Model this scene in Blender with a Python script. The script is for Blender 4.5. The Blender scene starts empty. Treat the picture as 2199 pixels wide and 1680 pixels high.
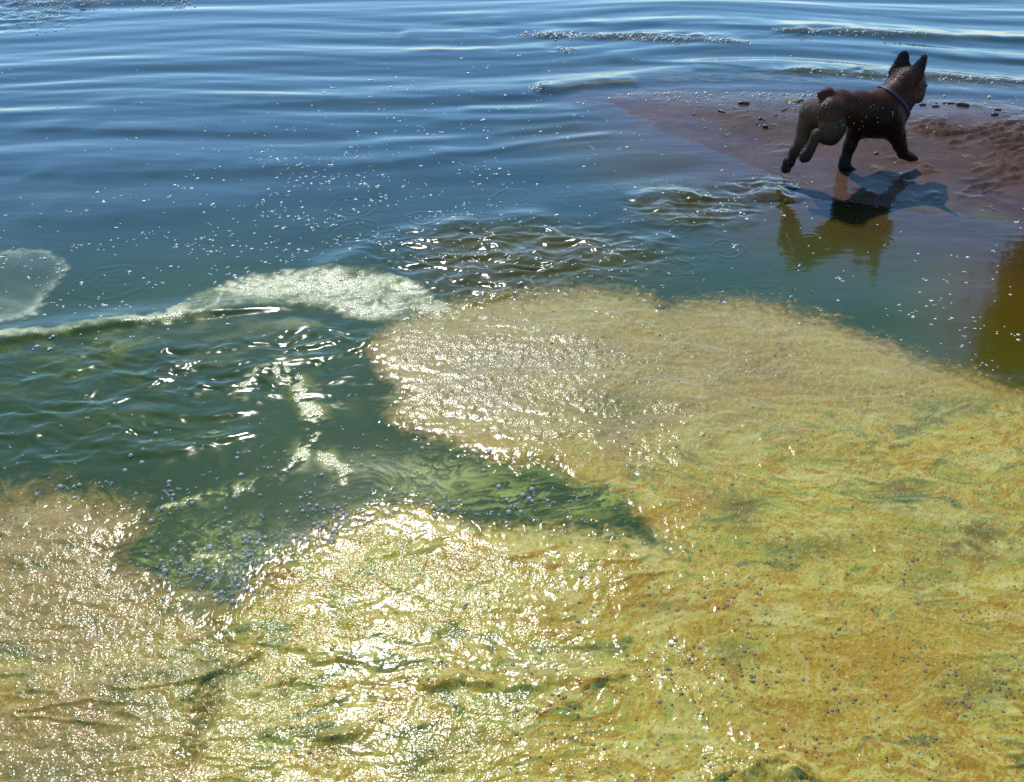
import bpy, math, random
import numpy as np
from mathutils import Vector, Matrix

# ------------------------------------------------------------------ camera, sky, sun, exposure
SC = bpy.context.scene
COL = SC.collection
CAM_H, PITCH, FPX = 1.45, math.radians(35.0), 2139.0      # FPX: focal length for a 2199 px wide frame
SUN_EL, SUN_AZ = math.radians(49.0), math.radians(-13.0)

cam = bpy.data.cameras.new('camera')
cam.sensor_width = 36.0
cam.lens = 36.0 * FPX / 2199.0
cam.clip_start, cam.clip_end = 0.05, 4000.0
cam_o = bpy.data.objects.new('camera', cam)
COL.objects.link(cam_o)
cam_o.location = (0, 0, CAM_H)
cam_o.rotation_euler = (math.radians(90) - PITCH, 0, 0)
SC.camera = cam_o

world = bpy.data.worlds.new('World')
SC.world = world
world.use_nodes = True
wn = world.node_tree.nodes
sky = wn.new('ShaderNodeTexSky')
sky.sky_type = 'NISHITA'
sky.sun_disc = False
sky.sun_elevation = SUN_EL
sky.sun_rotation = SUN_AZ
sky.air_density, sky.dust_density, sky.ozone_density = 1.25, 0.0, 8.0
sat = wn.new('ShaderNodeHueSaturation')
sat.inputs['Saturation'].default_value = 1.05
world.node_tree.links.new(sky.outputs[0], sat.inputs['Color'])
world.node_tree.links.new(sat.outputs[0], wn['Background'].inputs[0])
wn['Background'].inputs[1].default_value = 0.15

sun_dir = Vector((math.sin(SUN_AZ) * math.cos(SUN_EL), math.cos(SUN_AZ) * math.cos(SUN_EL), math.sin(SUN_EL)))
sun = bpy.data.lights.new('sun', 'SUN')
sun.energy, sun.angle, sun.color = 3.0, math.radians(0.53), (1.0, 0.965, 0.92)
sun_o = bpy.data.objects.new('sun', sun)
COL.objects.link(sun_o)
sun_o.rotation_euler = sun_dir.to_track_quat('Z', 'Y').to_euler()

SC.view_settings.view_transform = 'Standard'
SC.view_settings.look = 'None'
SC.view_settings.exposure = 0.72
SC.view_settings.gamma = 1.0
SC.view_settings.use_curve_mapping = False
SC.render.engine = 'CYCLES'
SC.cycles.max_bounces = 6
SC.cycles.diffuse_bounces = 2
SC.cycles.glossy_bounces = 3
SC.cycles.use_denoising = False
SC.cycles.transparent_max_bounces = 12
SC.cycles.caustics_reflective = False
SC.cycles.caustics_refractive = False
SC.cycles.sample_clamp_indirect = 4.0
SC.cycles.sample_clamp_direct = 3.5

rng = np.random.default_rng(7)
random.seed(7)
SP, CP = math.sin(PITCH), math.cos(PITCH)

# ------------------------------------------------------------------ layout helpers
def ray(vx, vy):
    cx = (np.asarray(vx, float) - 1099.5) / FPX
    cy = (840.0 - np.asarray(vy, float)) / FPX
    return cx, CP + cy * SP, -SP + cy * CP

def ground(vx, vy, z=0.0):
    """plan position of the ground point seen at (vx, vy) of the 2199 x 1680 survey sheet"""
    x, y, dz = ray(vx, vy)
    t = (CAM_H - z) / (-dz)
    return x * t, y * t

def survey(X, Y, Z=0.0):
    dz = Z - CAM_H
    dep = Y * CP - dz * SP
    up = Y * SP + dz * CP
    return 1099.5 + FPX * X / dep, 840.0 - FPX * up / dep

def smooth(a, b, x):
    t = np.clip((x - a) / (b - a), 0, 1)
    return t * t * (3 - 2 * t)

PERM = rng.permutation(512).astype(np.int64)
PERM = np.concatenate([PERM, PERM])
ANG = rng.random(512) * 2 * np.pi
GX, GY = np.cos(ANG), np.sin(ANG)

def noise(x, y):
    x = np.asarray(x, float); y = np.asarray(y, float)
    xi, yi = np.floor(x).astype(np.int64), np.floor(y).astype(np.int64)
    xf, yf = x - xi, y - yi
    def g(ix, iy, dx, dy):
        h = PERM[(PERM[ix & 511] + iy) & 511]
        return GX[h] * dx + GY[h] * dy
    u = xf * xf * xf * (xf * (xf * 6 - 15) + 10)
    v = yf * yf * yf * (yf * (yf * 6 - 15) + 10)
    a = g(xi, yi, xf, yf); b = g(xi + 1, yi, xf - 1, yf)
    c = g(xi, yi + 1, xf, yf - 1); d = g(xi + 1, yi + 1, xf - 1, yf - 1)
    return (a + u * (b - a) + v * ((c + u * (d - c)) - (a + u * (b - a)))) * 1.5

def fbm(x, y, octaves=4, gain=0.5):
    s, a, n = 0, 1.0, 0
    for i in range(octaves):
        s = s + a * noise(x * 2 ** i + 17.3 * i, y * 2 ** i - 9.1 * i)
        n += a; a *= gain
    return s / n

RX = rng.random(512); RY = rng.random(512)
def worley(x, y):
    xi, yi = np.floor(x).astype(np.int64), np.floor(y).astype(np.int64)
    best = np.full(np.shape(x), 9.0); cid = np.zeros(np.shape(x))
    for ox in (-1, 0, 1):
        for oy in (-1, 0, 1):
            h = PERM[(PERM[(xi + ox) & 511] + yi + oy) & 511]
            d = np.hypot(xi + ox + RX[h] - x, yi + oy + RY[h] - y)
            m = d < best
            best = np.where(m, d, best); cid = np.where(m, RX[(h * 7 + 3) & 511], cid)
    return best, cid

def sdf_poly(P, X, Y):
    """signed distance, positive inside"""
    P = np.asarray(P, float)
    d = np.full(np.shape(X), 1e9); ins = np.zeros(np.shape(X), bool)
    n = len(P)
    for i in range(n):
        ax, ay = P[i]; bx, by = P[(i + 1) % n]
        ex, ey = bx - ax, by - ay
        t = np.clip(((X - ax) * ex + (Y - ay) * ey) / (ex * ex + ey * ey + 1e-12), 0, 1)
        d = np.minimum(d, (X - ax - t * ex) ** 2 + (Y - ay - t * ey) ** 2)
        if ay != by:
            c = ((ay > Y) != (by > Y)) & (X < ex * (Y - ay) / (by - ay) + ax)
            ins ^= c
    d = np.sqrt(d)
    return np.where(ins, d, -d)

def line_dist(P, X, Y):
    """distance to an open line, side (+ when nearer the viewer) and place along it 0..1"""
    P = np.asarray(P, float)
    seg = np.hypot(*(P[1:] - P[:-1]).T); cum = np.concatenate([[0], np.cumsum(seg)])
    best = np.full(np.shape(X), 1e9); side = np.zeros(np.shape(X)); al = np.zeros(np.shape(X))
    for i in range(len(P) - 1):
        ax, ay = P[i]; ex, ey = P[i + 1] - P[i]
        t = np.clip(((X - ax) * ex + (Y - ay) * ey) / (ex * ex + ey * ey), 0, 1)
        dx, dy = X - ax - t * ex, Y - ay - t * ey
        q = dx * dx + dy * dy
        m = q < best
        best = np.where(m, q, best)
        side = np.where(m, np.sign(dx * ey - dy * ex), side)
        al = np.where(m, (cum[i] + t * seg[i]) / cum[-1], al)
    return np.sqrt(best), side, al

def mesh_obj(name, V, F, mat=None, smooth_shade=True, attrs=None, parent=None):
    """F: (n,4) or (n,3) int array; attrs: {name: (type, array)} per vertex"""
    V = np.asarray(V, np.float32); F = np.asarray(F, np.int32)
    me = bpy.data.meshes.new(name)
    k = F.shape[1]
    me.vertices.add(len(V)); me.vertices.foreach_set('co', V.ravel())
    me.loops.add(F.size); me.loops.foreach_set('vertex_index', F.ravel())
    me.polygons.add(len(F))
    me.polygons.foreach_set('loop_start', np.arange(0, F.size, k, dtype=np.int32))
    me.polygons.foreach_set('use_smooth', np.full(len(F), smooth_shade))
    for an, (ty, arr) in (attrs or {}).items():
        a = me.attributes.new(an, ty, 'POINT')
        if ty == 'FLOAT':
            a.data.foreach_set('value', np.asarray(arr, np.float32).ravel())
        else:
            c = np.ones((len(V), 4), np.float32); c[:, :3] = arr
            a.data.foreach_set('color', c.ravel())
    me.update(calc_edges=True)
    if mat: me.materials.append(mat)
    o = bpy.data.objects.new(name, me)
    COL.objects.link(o)
    if parent: o.parent = parent
    return o

def tag(o, label=None, category=None, group=None, kind=None):
    if label: o['label'] = label
    if category: o['category'] = category
    if group: o['group'] = group
    if kind: o['kind'] = kind
    return o

def grid_faces(nr, nc):
    i = (np.arange(nr - 1)[:, None] * nc + np.arange(nc - 1)[None, :]).ravel()
    return np.stack([i, i + 1, i + nc + 1, i + nc], 1)

# ------------------------------------------------------------------ materials
def new_mat(name):
    m = bpy.data.materials.new(name); m.use_nodes = True
    nt = m.node_tree
    for n in list(nt.nodes):
        nt.nodes.remove(n)
    out = nt.nodes.new('ShaderNodeOutputMaterial')
    return m, nt, out

def N(nt, kind, **kw):
    n = nt.nodes.new('ShaderNode' + kind)
    for k, v in kw.items():
        if k in n.inputs.keys():
            n.inputs[k].default_value = v
        else:
            setattr(n, k, v)
    return n

def noise_bump(nt, scale, strength, dist, detail=3.0, voronoi=False, normal=None):
    geo = N(nt, 'TexCoord')
    if voronoi:
        t = N(nt, 'TexVoronoi', Scale=scale); src = t.outputs['Distance']
    else:
        t = N(nt, 'TexNoise', Scale=scale, Detail=detail); src = t.outputs[0]
    nt.links.new(geo.outputs['Object'], t.inputs['Vector'])
    b = N(nt, 'Bump', Strength=strength, Distance=dist)
    nt.links.new(src, b.inputs['Height'])
    if normal: nt.links.new(normal, b.inputs['Normal'])
    return b

def make_water():
    m, nt, out = new_mat('lake_water')
    L = nt.links.new
    murk = N(nt, 'Attribute', attribute_name='murk')
    tone = N(nt, 'Attribute', attribute_name='tone')
    bump = noise_bump(nt, 60.0, 0.06, 0.002, 2.0)
    body = N(nt, 'BsdfDiffuse')
    L(tone.outputs['Color'], body.inputs['Color'])
    clear = N(nt, 'BsdfTransparent'); clear.inputs[0].default_value = (0.93, 0.95, 0.86, 1)
    under = N(nt, 'MixShader')
    L(murk.outputs['Fac'], under.inputs[0]); L(clear.outputs[0], under.inputs[1]); L(body.outputs[0], under.inputs[2])
    gl = N(nt, 'BsdfGlossy', Roughness=0.09); gl.inputs[0].default_value = (1, 1, 1, 1)
    L(bump.outputs[0], gl.inputs['Normal'])
    fr = N(nt, 'Fresnel', IOR=1.35); L(bump.outputs[0], fr.inputs['Normal'])
    mix = N(nt, 'MixShader')
    L(fr.outputs[0], mix.inputs[0]); L(under.outputs[0], mix.inputs[1]); L(gl.outputs[0], mix.inputs[2])
    L(mix.outputs[0], out.inputs[0])
    return m

def make_scum():
    m, nt, out = new_mat('algae_scum')
    L = nt.links.new
    colr = N(nt, 'Attribute', attribute_name='tone')
    alp = N(nt, 'Attribute', attribute_name='cover')
    foam = N(nt, 'Attribute', attribute_name='froth')
    tc = N(nt, 'TexCoord')
    v1 = N(nt, 'TexVoronoi', Scale=190.0); L(tc.outputs['Object'], v1.inputs['Vector'])
    n1 = N(nt, 'TexNoise', Scale=300.0, Detail=1.0); L(tc.outputs['Object'], n1.inputs['Vector'])
    add = N(nt, 'Math', operation='ADD'); L(v1.outputs['Distance'], add.inputs[0]); L(n1.outputs[0], add.inputs[1])
    bump = N(nt, 'Bump', Distance=0.0008); L(add.outputs[0], bump.inputs['Height'])
    st = N(nt, 'MapRange'); st.inputs['To Min'].default_value = 0.0; st.inputs['To Max'].default_value = 1.0
    L(foam.outputs['Fac'], st.inputs['Value']); L(st.outputs[0], bump.inputs['Strength'])
    # fine speckle of the living scum
    n2 = N(nt, 'TexNoise', Scale=260.0, Detail=3.0, Roughness=0.7); L(tc.outputs['Object'], n2.inputs['Vector'])
    mr = N(nt, 'MapRange'); mr.inputs['From Min'].default_value = 0.3; mr.inputs['From Max'].default_value = 0.7
    mr.inputs['To Min'].default_value = 0.84; mr.inputs['To Max'].default_value = 1.14
    L(n2.outputs[0], mr.inputs['Value'])
    mul = N(nt, 'MixRGB', blend_type='MULTIPLY'); mul.inputs[0].default_value = 1.0
    L(colr.outputs['Color'], mul.inputs[1]); L(mr.outputs[0], mul.inputs[2])
    p = N(nt, 'BsdfPrincipled', Roughness=0.17)
    p.inputs['Specular IOR Level'].default_value = 0.22
    L(mul.outputs[0], p.inputs['Base Color']); L(bump.outputs[0], p.inputs['Normal'])
    tr = N(nt, 'BsdfTransparent')
    mix = N(nt, 'MixShader')
    L(alp.outputs['Fac'], mix.inputs[0]); L(tr.outputs[0], mix.inputs[1]); L(p.outputs[0], mix.inputs[2])
    L(mix.outputs[0], out.inputs[0])
    return m

def make_sand():
    m, nt, out = new_mat('wet_sand')
    L = nt.links.new
    tc = N(nt, 'TexCoord')
    n1 = N(nt, 'TexNoise', Scale=5.0, Detail=5.0, Roughness=0.6); L(tc.outputs['Object'], n1.inputs['Vector'])
    r = N(nt, 'ValToRGB')
    e = r.color_ramp.elements
    e[0].position, e[0].color = 0.3, (0.050, 0.026, 0.016, 1)
    e[1].position, e[1].color = 0.7, (0.104, 0.054, 0.031, 1)
    L(n1.outputs[0], r.inputs[0])
    n2 = N(nt, 'TexNoise', Scale=450.0, Detail=2.0); L(tc.outputs['Object'], n2.inputs['Vector'])
    mr = N(nt, 'MapRange'); mr.inputs['To Min'].default_value = 0.45; mr.inputs['To Max'].default_value = 1.3
    L(n2.outputs[0], mr.inputs['Value'])
    mul = N(nt, 'MixRGB', blend_type='MULTIPLY'); mul.inputs[0].default_value = 1.0
    L(r.outputs[0], mul.inputs[1]); L(mr.outputs[0], mul.inputs[2])
    alg = N(nt, 'Attribute', attribute_name='algae')
    mg = N(nt, 'MixRGB'); mg.inputs[2].default_value = (0.07, 0.075, 0.02, 1)
    L(alg.outputs['Fac'], mg.inputs[0]); L(mul.outputs[0], mg.inputs[1])
    b = noise_bump(nt, 90.0, 0.5, 0.004, 5.0)
    wet = N(nt, 'Attribute', attribute_name='wet')
    p = N(nt, 'BsdfPrincipled', Roughness=0.5)
    p.inputs['Specular IOR Level'].default_value = 0.02
    L(mg.outputs[0], p.inputs['Base Color']); L(b.outputs[0], p.inputs['Normal'])
    L(wet.outputs['Fac'], p.inputs['Coat Weight']); p.inputs['Coat Roughness'].default_value = 0.07
    p.inputs['Coat IOR'].default_value = 1.22
    L(p.outputs[0], out.inputs[0])
    return m

def make_bubble(name, white, tint, rough, ior=1.5):
    m, nt, out = new_mat(name)
    L = nt.links.new
    tr = N(nt, 'BsdfTransparent'); tr.inputs[0].default_value = (*tint, 1)
    df = N(nt, 'BsdfDiffuse'); df.inputs[0].default_value = (0.80, 0.80, 0.72, 1)
    tl = N(nt, 'BsdfTranslucent'); tl.inputs[0].default_value = (0.80, 0.80, 0.70, 1)
    w = N(nt, 'MixShader'); w.inputs[0].default_value = 0.5
    L(df.outputs[0], w.inputs[1]); L(tl.outputs[0], w.inputs[2])
    a = N(nt, 'MixShader'); a.inputs[0].default_value = white
    L(tr.outputs[0], a.inputs[1]); L(w.outputs[0], a.inputs[2])
    gl = N(nt, 'BsdfGlossy', Roughness=rough); gl.inputs[0].default_value = (1.0, 0.96, 0.88, 1)
    lw = N(nt, 'Fresnel', IOR=ior)
    b = N(nt, 'MixShader')
    L(lw.outputs[0], b.inputs[0]); L(a.outputs[0], b.inputs[1]); L(gl.outputs[0], b.inputs[2])
    L(b.outputs[0], out.inputs[0])
    return m

def make_simple(name, c0, c1, rough=0.5, scale=40.0, coat=0.0, bump=0.3, bd=0.002):
    m, nt, out = new_mat(name)
    L = nt.links.new
    tc = N(nt, 'TexCoord')
    n1 = N(nt, 'TexNoise', Scale=scale, Detail=4.0); L(tc.outputs['Object'], n1.inputs['Vector'])
    r = N(nt, 'ValToRGB'); e = r.color_ramp.elements
    e[0].position, e[0].color = 0.35, (*c0, 1); e[1].position, e[1].color = 0.65, (*c1, 1)
    L(n1.outputs[0], r.inputs[0])
    p = N(nt, 'BsdfPrincipled', Roughness=rough)
    p.inputs['Coat Weight'].default_value = coat; p.inputs['Coat Roughness'].default_value = 0.1
    L(r.outputs[0], p.inputs['Base Color'])
    b = N(nt, 'Bump', Strength=bump, Distance=bd); L(n1.outputs[0], b.inputs['Height'])
    L(b.outputs[0], p.inputs['Normal'])
    L(p.outputs[0], out.inputs[0])
    return m

def make_coat(name='dog_coat', rough=0.45, spec=0.08):
    m, nt, out = new_mat(name)
    L = nt.links.new
    col = N(nt, 'Attribute', attribute_name='tone')
    tc = N(nt, 'TexCoord')
    n1 = N(nt, 'TexNoise', Scale=110.0, Detail=4.0, Roughness=0.7); L(tc.outputs['Object'], n1.inputs['Vector'])
    mr = N(nt, 'MapRange'); mr.inputs['To Min'].default_value = 0.6; mr.inputs['To Max'].default_value = 1.4
    L(n1.outputs[0], mr.inputs['Value'])
    mul = N(nt, 'MixRGB', blend_type='MULTIPLY'); mul.inputs[0].default_value = 1.0
    L(col.outputs['Color'], mul.inputs[1]); L(mr.outputs[0], mul.inputs[2])
    b = N(nt, 'Bump', Strength=0.5, Distance=0.003); L(n1.outputs[0], b.inputs['Height'])
    p = N(nt, 'BsdfPrincipled', Roughness=rough)
    p.inputs['Specular IOR Level'].default_value = spec
    L(mul.outputs[0], p.inputs['Base Color']); L(b.outputs[0], p.inputs['Normal'])
    L(p.outputs[0], out.inputs[0])
    return m

M_WATER, M_SCUM, M_SAND, M_COAT = make_water(), make_scum(), make_sand(), make_coat()
M_FUR = make_coat('dog_fur', 0.34, 0.45)
M_FLECK = make_bubble('foam_bubble', 0.85, (0.95, 0.96, 0.90), 0.36, 1.95)
M_BUBBLE = make_bubble('scum_bubble', 0.08, (0.74, 0.75, 0.62), 0.13, 1.7)
M_CLEAR = make_bubble('channel_bubble', 0.55, (0.97, 0.97, 0.90), 0.2, 1.40)
M_DROP = make_bubble('water_drop', 0.15, (0.85, 0.85, 0.40), 0.15)
M_STICK = make_simple('wet_wood', (0.018, 0.011, 0.007), (0.05, 0.03, 0.018), 0.4, 60, 0.4)
M_STONE = make_simple('wet_stone', (0.012, 0.010, 0.010), (0.04, 0.033, 0.03), 0.35, 50, 0.5)
M_WEED = make_simple('pond_weed', (0.045, 0.05, 0.008), (0.12, 0.115, 0.02), 0.7, 80, 0.0)
M_SHELL = make_simple('shell_white', (0.5, 0.46, 0.40), (0.72, 0.70, 0.65), 0.35, 90, 0.2)
M_COLLAR = make_simple('purple_webbing', (0.018, 0.006, 0.030), (0.034, 0.011, 0.055), 0.6, 200, 0.0)
M_NOSE = make_simple('dark_skin', (0.008, 0.007, 0.007), (0.02, 0.017, 0.016), 0.3, 120, 0.3)
M_LEAF = make_simple('shrub_leaf', (0.03, 0.045, 0.012), (0.07, 0.085, 0.02), 0.45, 30, 0.0)
M_TWIG = make_simple('shrub_bark', (0.03, 0.022, 0.016), (0.07, 0.05, 0.035), 0.7, 50, 0.0)

# ------------------------------------------------------------------ sand bar and lake bed
def pts(P):
    P = np.asarray(P, float)
    return np.stack(ground(P[:, 0], P[:, 1]), 1)

SHORE = pts([(1310, 212), (1420, 198), (1700, 204), (2000, 215), (2199, 226), (2700, 240), (2900, 640), (2500, 590),
             (2300, 530), (2199, 492), (2120, 468), (2040, 452), (1930, 446), (1810, 436), (1730, 412), (1640, 368),
             (1540, 326), (1420, 276)])

def bed_height(X, Y, detail=True):
    d = sdf_poly(SHORE, X, Y) + 0.07 * fbm(X * 2.0, Y * 2.0, 3) + 0.025 * fbm(X * 8, Y * 8, 3)
    z = np.where(d > 0, 0.011 * (1 - np.exp(-d / 0.22)) + 0.004 * np.clip(d, 0, 2), 0)
    under = np.clip(-d, 0, 3)
    vx, vy = survey(X, Y)
    near_side = smooth(215, 300, vy)
    z = z - under * (0.048 + 0.03 * (1 - near_side)) - 0.10 * np.clip(under - 0.25, 0, 3)
    z = np.maximum(z, -0.45)
    if detail:
        z = z + 0.0022 * fbm(X * 9, Y * 9, 4) * smooth(-0.4, 0.05, d)
        wr = (smooth(1880, 2010, vx) * smooth(235, 285, vy) * (1 - smooth(395, 450, vy)) + 0.35 * smooth(1500, 1600, vx) * smooth(225, 260, vy) * (1 - smooth(350, 420, vy)) * smooth(0.0, 0.3, fbm(X * 2.5 + 40, Y * 2.5, 2)))
        ca, sa = math.cos(0.5), math.sin(0.5)
        u, w = X * ca + Y * sa, -X * sa + Y * ca
        wx = 0.06 * fbm(X * 5, Y * 5, 2)
        rid = 1 - np.abs(fbm(u * 7 + wx * 9, w * 17, 3)) * 3.2
        z = z + wr * 0.016 * np.clip(rid, 0, 1) ** 2 * smooth(-0.3, 0.15, fbm(X * 4 + 8, Y * 4, 2))
        z = z + 0.004 * smooth(0.35, 0.7, fbm(X * 13 + 3, Y * 13, 3)) * smooth(-0.05, 0.08, d)
    return z, d

xs = np.arange(0.15, 3.75, 0.0088); ys = np.arange(2.3, 6.3, 0.0102)
SX, SY = np.meshgrid(xs, ys)
SZ, SD = bed_height(SX, SY)
svx, svy = survey(SX, SY)
line_a = np.stack(ground(np.array([1960, 2060, 2140, 2199, 2300]), np.array([440, 452, 475, 505, 560])), 1)
da, _, _ = line_dist(line_a, SX, SY)
alg = 0.65 * np.exp(-(da / 0.06) ** 2) * smooth(-0.35, 0.3, fbm(SX * 12, SY * 12, 3))
alg += 0.8 * smooth(0.42, 0.62, fbm(SX * 10 + 4, SY * 10 + 9, 4)) * smooth(-0.02, 0.1, SD)
wet = np.clip(0.85 - 0.65 * smooth(0.02, 0.4, SD) + 0.3 * fbm(SX * 3, SY * 3, 3), 0.12, 1)
sand = mesh_obj('sand_bar', np.stack([SX, SY, SZ], -1).reshape(-1, 3), grid_faces(*SX.shape), M_SAND,
                attrs={'algae': ('FLOAT', np.clip(alg, 0, 1)), 'wet': ('FLOAT', wet)})
tag(sand, kind='structure')
# the lake floor under everything, and the beach on the viewer's side
gx = np.concatenate([-np.geomspace(900, 6, 14), np.linspace(-5, 5, 41), np.geomspace(6, 900, 14)])
gy = np.concatenate([-np.geomspace(900, 2, 14), np.linspace(-1.5, 9, 43), np.geomspace(10, 900, 14)])
BX, BY = np.meshgrid(gx, gy)
BZ = np.where(BY < 0.2, -0.47 + 0.5 * smooth(0.2, -3.0, BY), -0.47)
bed = mesh_obj('lake_bed', np.stack([BX, BY, BZ], -1).reshape(-1, 3), grid_faces(*BX.shape), M_SAND,
               attrs={'algae': ('FLOAT', np.zeros(BX.size)), 'wet': ('FLOAT', np.full(BX.size, 0.5))})
tag(bed, kind='structure')

# ------------------------------------------------------------------ water surface
def fan_columns(n_mid, n_out):
    """close columns in the middle, ever wider ones out to either side"""
    mid = np.linspace(-1.08, 1.08, n_mid)
    out = 1.08 + (4.2 - 1.08) * (np.arange(1, n_out + 1) / n_out) ** 2.2
    return np.concatenate([-out[::-1], mid, out])

def fan_grid(vy_rows, u):
    """plan grid with rows at increasing distance; columns spread with distance"""
    _, gy_ = ground(1099.5, vy_rows)
    half = 0.421 * gy_ + 0.428
    return half[:, None] * u[None, :], np.repeat(gy_[:, None], len(u), 1)

LAKE_WAVES = [  # wavelength m, height m, heading degrees, phase
    (0.43, 0.0052, 2, 0.4), (0.31, 0.0032, -4, 2.0), (0.235, 0.0020, 6, 4.1), (0.17, 0.0011, -8, 1.3),
    (0.125, 0.0007, 5, 3.3), (0.66, 0.0050, -2, 5.2), (0.085, 0.00028, 13, 0.9)]
CRESTS = [  # survey line, height m, front width m, back width m
    ([(0, 276), (180, 277), (420, 281), (640, 283), (830, 290)], 0.007, 0.035, 0.11),
    ([(0, 372), (230, 371), (480, 366), (700, 360), (900, 346), (1060, 330)], 0.008, 0.040, 0.12),
    ([(150, 222), (330, 223), (520, 226), (760, 216), (1000, 206), (1220, 208)], 0.007, 0.035, 0.12),
    ([(700, 318), (960, 300), (1130, 280), (1290, 256)], 0.006, 0.030, 0.10),
    ([(900, 262), (1100, 258), (1240, 250), (1330, 252)], 0.005, 0.03, 0.09),
    ([(0, 462), (280, 452), (520, 440), (760, 408), (900, 395)], 0.005, 0.06, 0.16),
    ([(1640, 152), (1760, 157), (1900, 165), (2050, 171), (2199, 178), (2400, 186)], 0.017, 0.035, 0.11),
    ([(1480, 152), (1600, 152), (1680, 153)], 0.006, 0.03, 0.10),
    ([(1140, 193), (1190, 193), (1240, 186), (1300, 180), (1380, 177)], 0.013, 0.030, 0.08),
    ([(1640, 66), (1760, 69), (1880, 74), (1990, 80), (2140, 86), (2300, 94)], 0.018, 0.045, 0.13),
    ([(1110, 75), (1220, 78), (1360, 82), (1500, 86), (1620, 93)], 0.013, 0.035, 0.12),
    ([(1080, 76), (1000, 74), (850, 72)], 0.006, 0.04, 0.12),
    ([(900, 44), (1200, 50), (1560, 54), (2000, 60)], 0.009, 0.06, 0.16),
    ([(1280, 128), (1420, 132), (1560, 140), (1640, 150)], 0.007, 0.035, 0.11),
    ([(1900, 106), (2060, 124), (2199, 134), (2400, 142)], 0.012, 0.04, 0.13),
    ([(0, 8), (120, 9), (260, 6), (400, 4)], 0.014, 0.05, 0.13),
    ([(860, 108), (1000, 108), (1120, 104), (1200, 108)], 0.006, 0.035, 0.1),
    ([(1350, 190), (1600, 192), (1900, 192), (2199, 208), (2400, 214)], 0.004, 0.02, 0.06),
    ([(820, 350), (1060, 324), (1220, 302), (1345, 284)], 0.004, 0.018, 0.05), ([(980, 236), (1120, 240), (1250, 234), (1300, 226)], 0.004, 0.02, 0.06),
    # wake of the dog
    ([(640, 610), (760, 560), (880, 510), (990, 485), (1110, 470), (1210, 474)], 0.010, 0.06, 0.07),
    ([(1350, 438), (1390, 424), (1450, 418), (1530, 417)], 0.008, 0.03, 0.05),
    ([(1330, 470), (1420, 486), (1540, 486), (1640, 470)], 0.004, 0.02, 0.04),
    ([(1290, 560), (1380, 535), (1450, 505)], 0.006, 0.03, 0.04),
    # raised lip of scum left of the picture
    ([(-1900, 868), (-200, 750), (0, 732), (120, 723), (250, 705), (380, 682), (480, 668), (600, 660), (700, 668)], 0.015, 0.022, 0.08),
    ([(560, 775), (660, 768), (740, 752), (800, 730), (806, 708)], 0.005, 0.014, 0.03),
    ([(430, 808), (520, 790), (600, 780)], 0.005, 0.02, 0.03),
    ([(250, 972), (350, 975), (470, 955), (560, 925)], 0.006, 0.018, 0.03),
    ([(130, 892), (240, 890), (350, 880), (460, 893), (560, 885)], 0.006, 0.02, 0.03),
]
RINGS = [(760, 445, .085, 1.1), (910, 471, .055, 1.3), (1040, 411, .05, .8), (1098, 421, .06, 1.0), (760, 497, .09, 1.3),
         (990, 482, .07, .7), (240, 606, .10, .8), (300, 640, .05, .5), (1205, 406, .04, 1), (1290, 408, .04, .8),
         (1150, 381, .035, .9), (940, 372, .05, .7), (1560, 535, .055, 1.2), (1480, 548, .05, 1.0), (1455, 575, .05, .9),
         (1740, 520, .06, .7), (1810, 480, .05, .7), (1690, 566, .05, .5), (1580, 632, .04, .8), (1510, 640, .05, .5),
         (1130, 455, .05, .5), (860, 520, .08, .6), (700, 480, .07, .6), (650, 545, .06, .4), (1240, 433, .05, .6),
         (1340, 400, .03, .8), (1420, 395, .03, .8), (1380, 378, .03, .6), (1640, 600, .05, .6), (1890, 520, .05, .6),
         (1260, 590, .06, .9), (830, 440, .05, .5), (880, 410, .04, .4)]
TURB = [  # survey centre, half size, strength
    (1120, 548, 300, 62, 1.2), (1480, 450, 130, 42, 1.2), (1655, 412, 95, 30, 1.5), (1010, 600, 160, 36, 0.8),
    (360, 800, 430, 90, 0.62), (150, 920, 360, 90, 0.55), (650, 735, 170, 50, 0.62), (50, 25, 130, 36, 0.9), (1210, 109, 28, 6, 1.0),
    (1340, 79, 230, 6, 0.9), (1800, 72, 170, 7, 0.6), (1830, 158, 200, 7, 0.55)]

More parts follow.
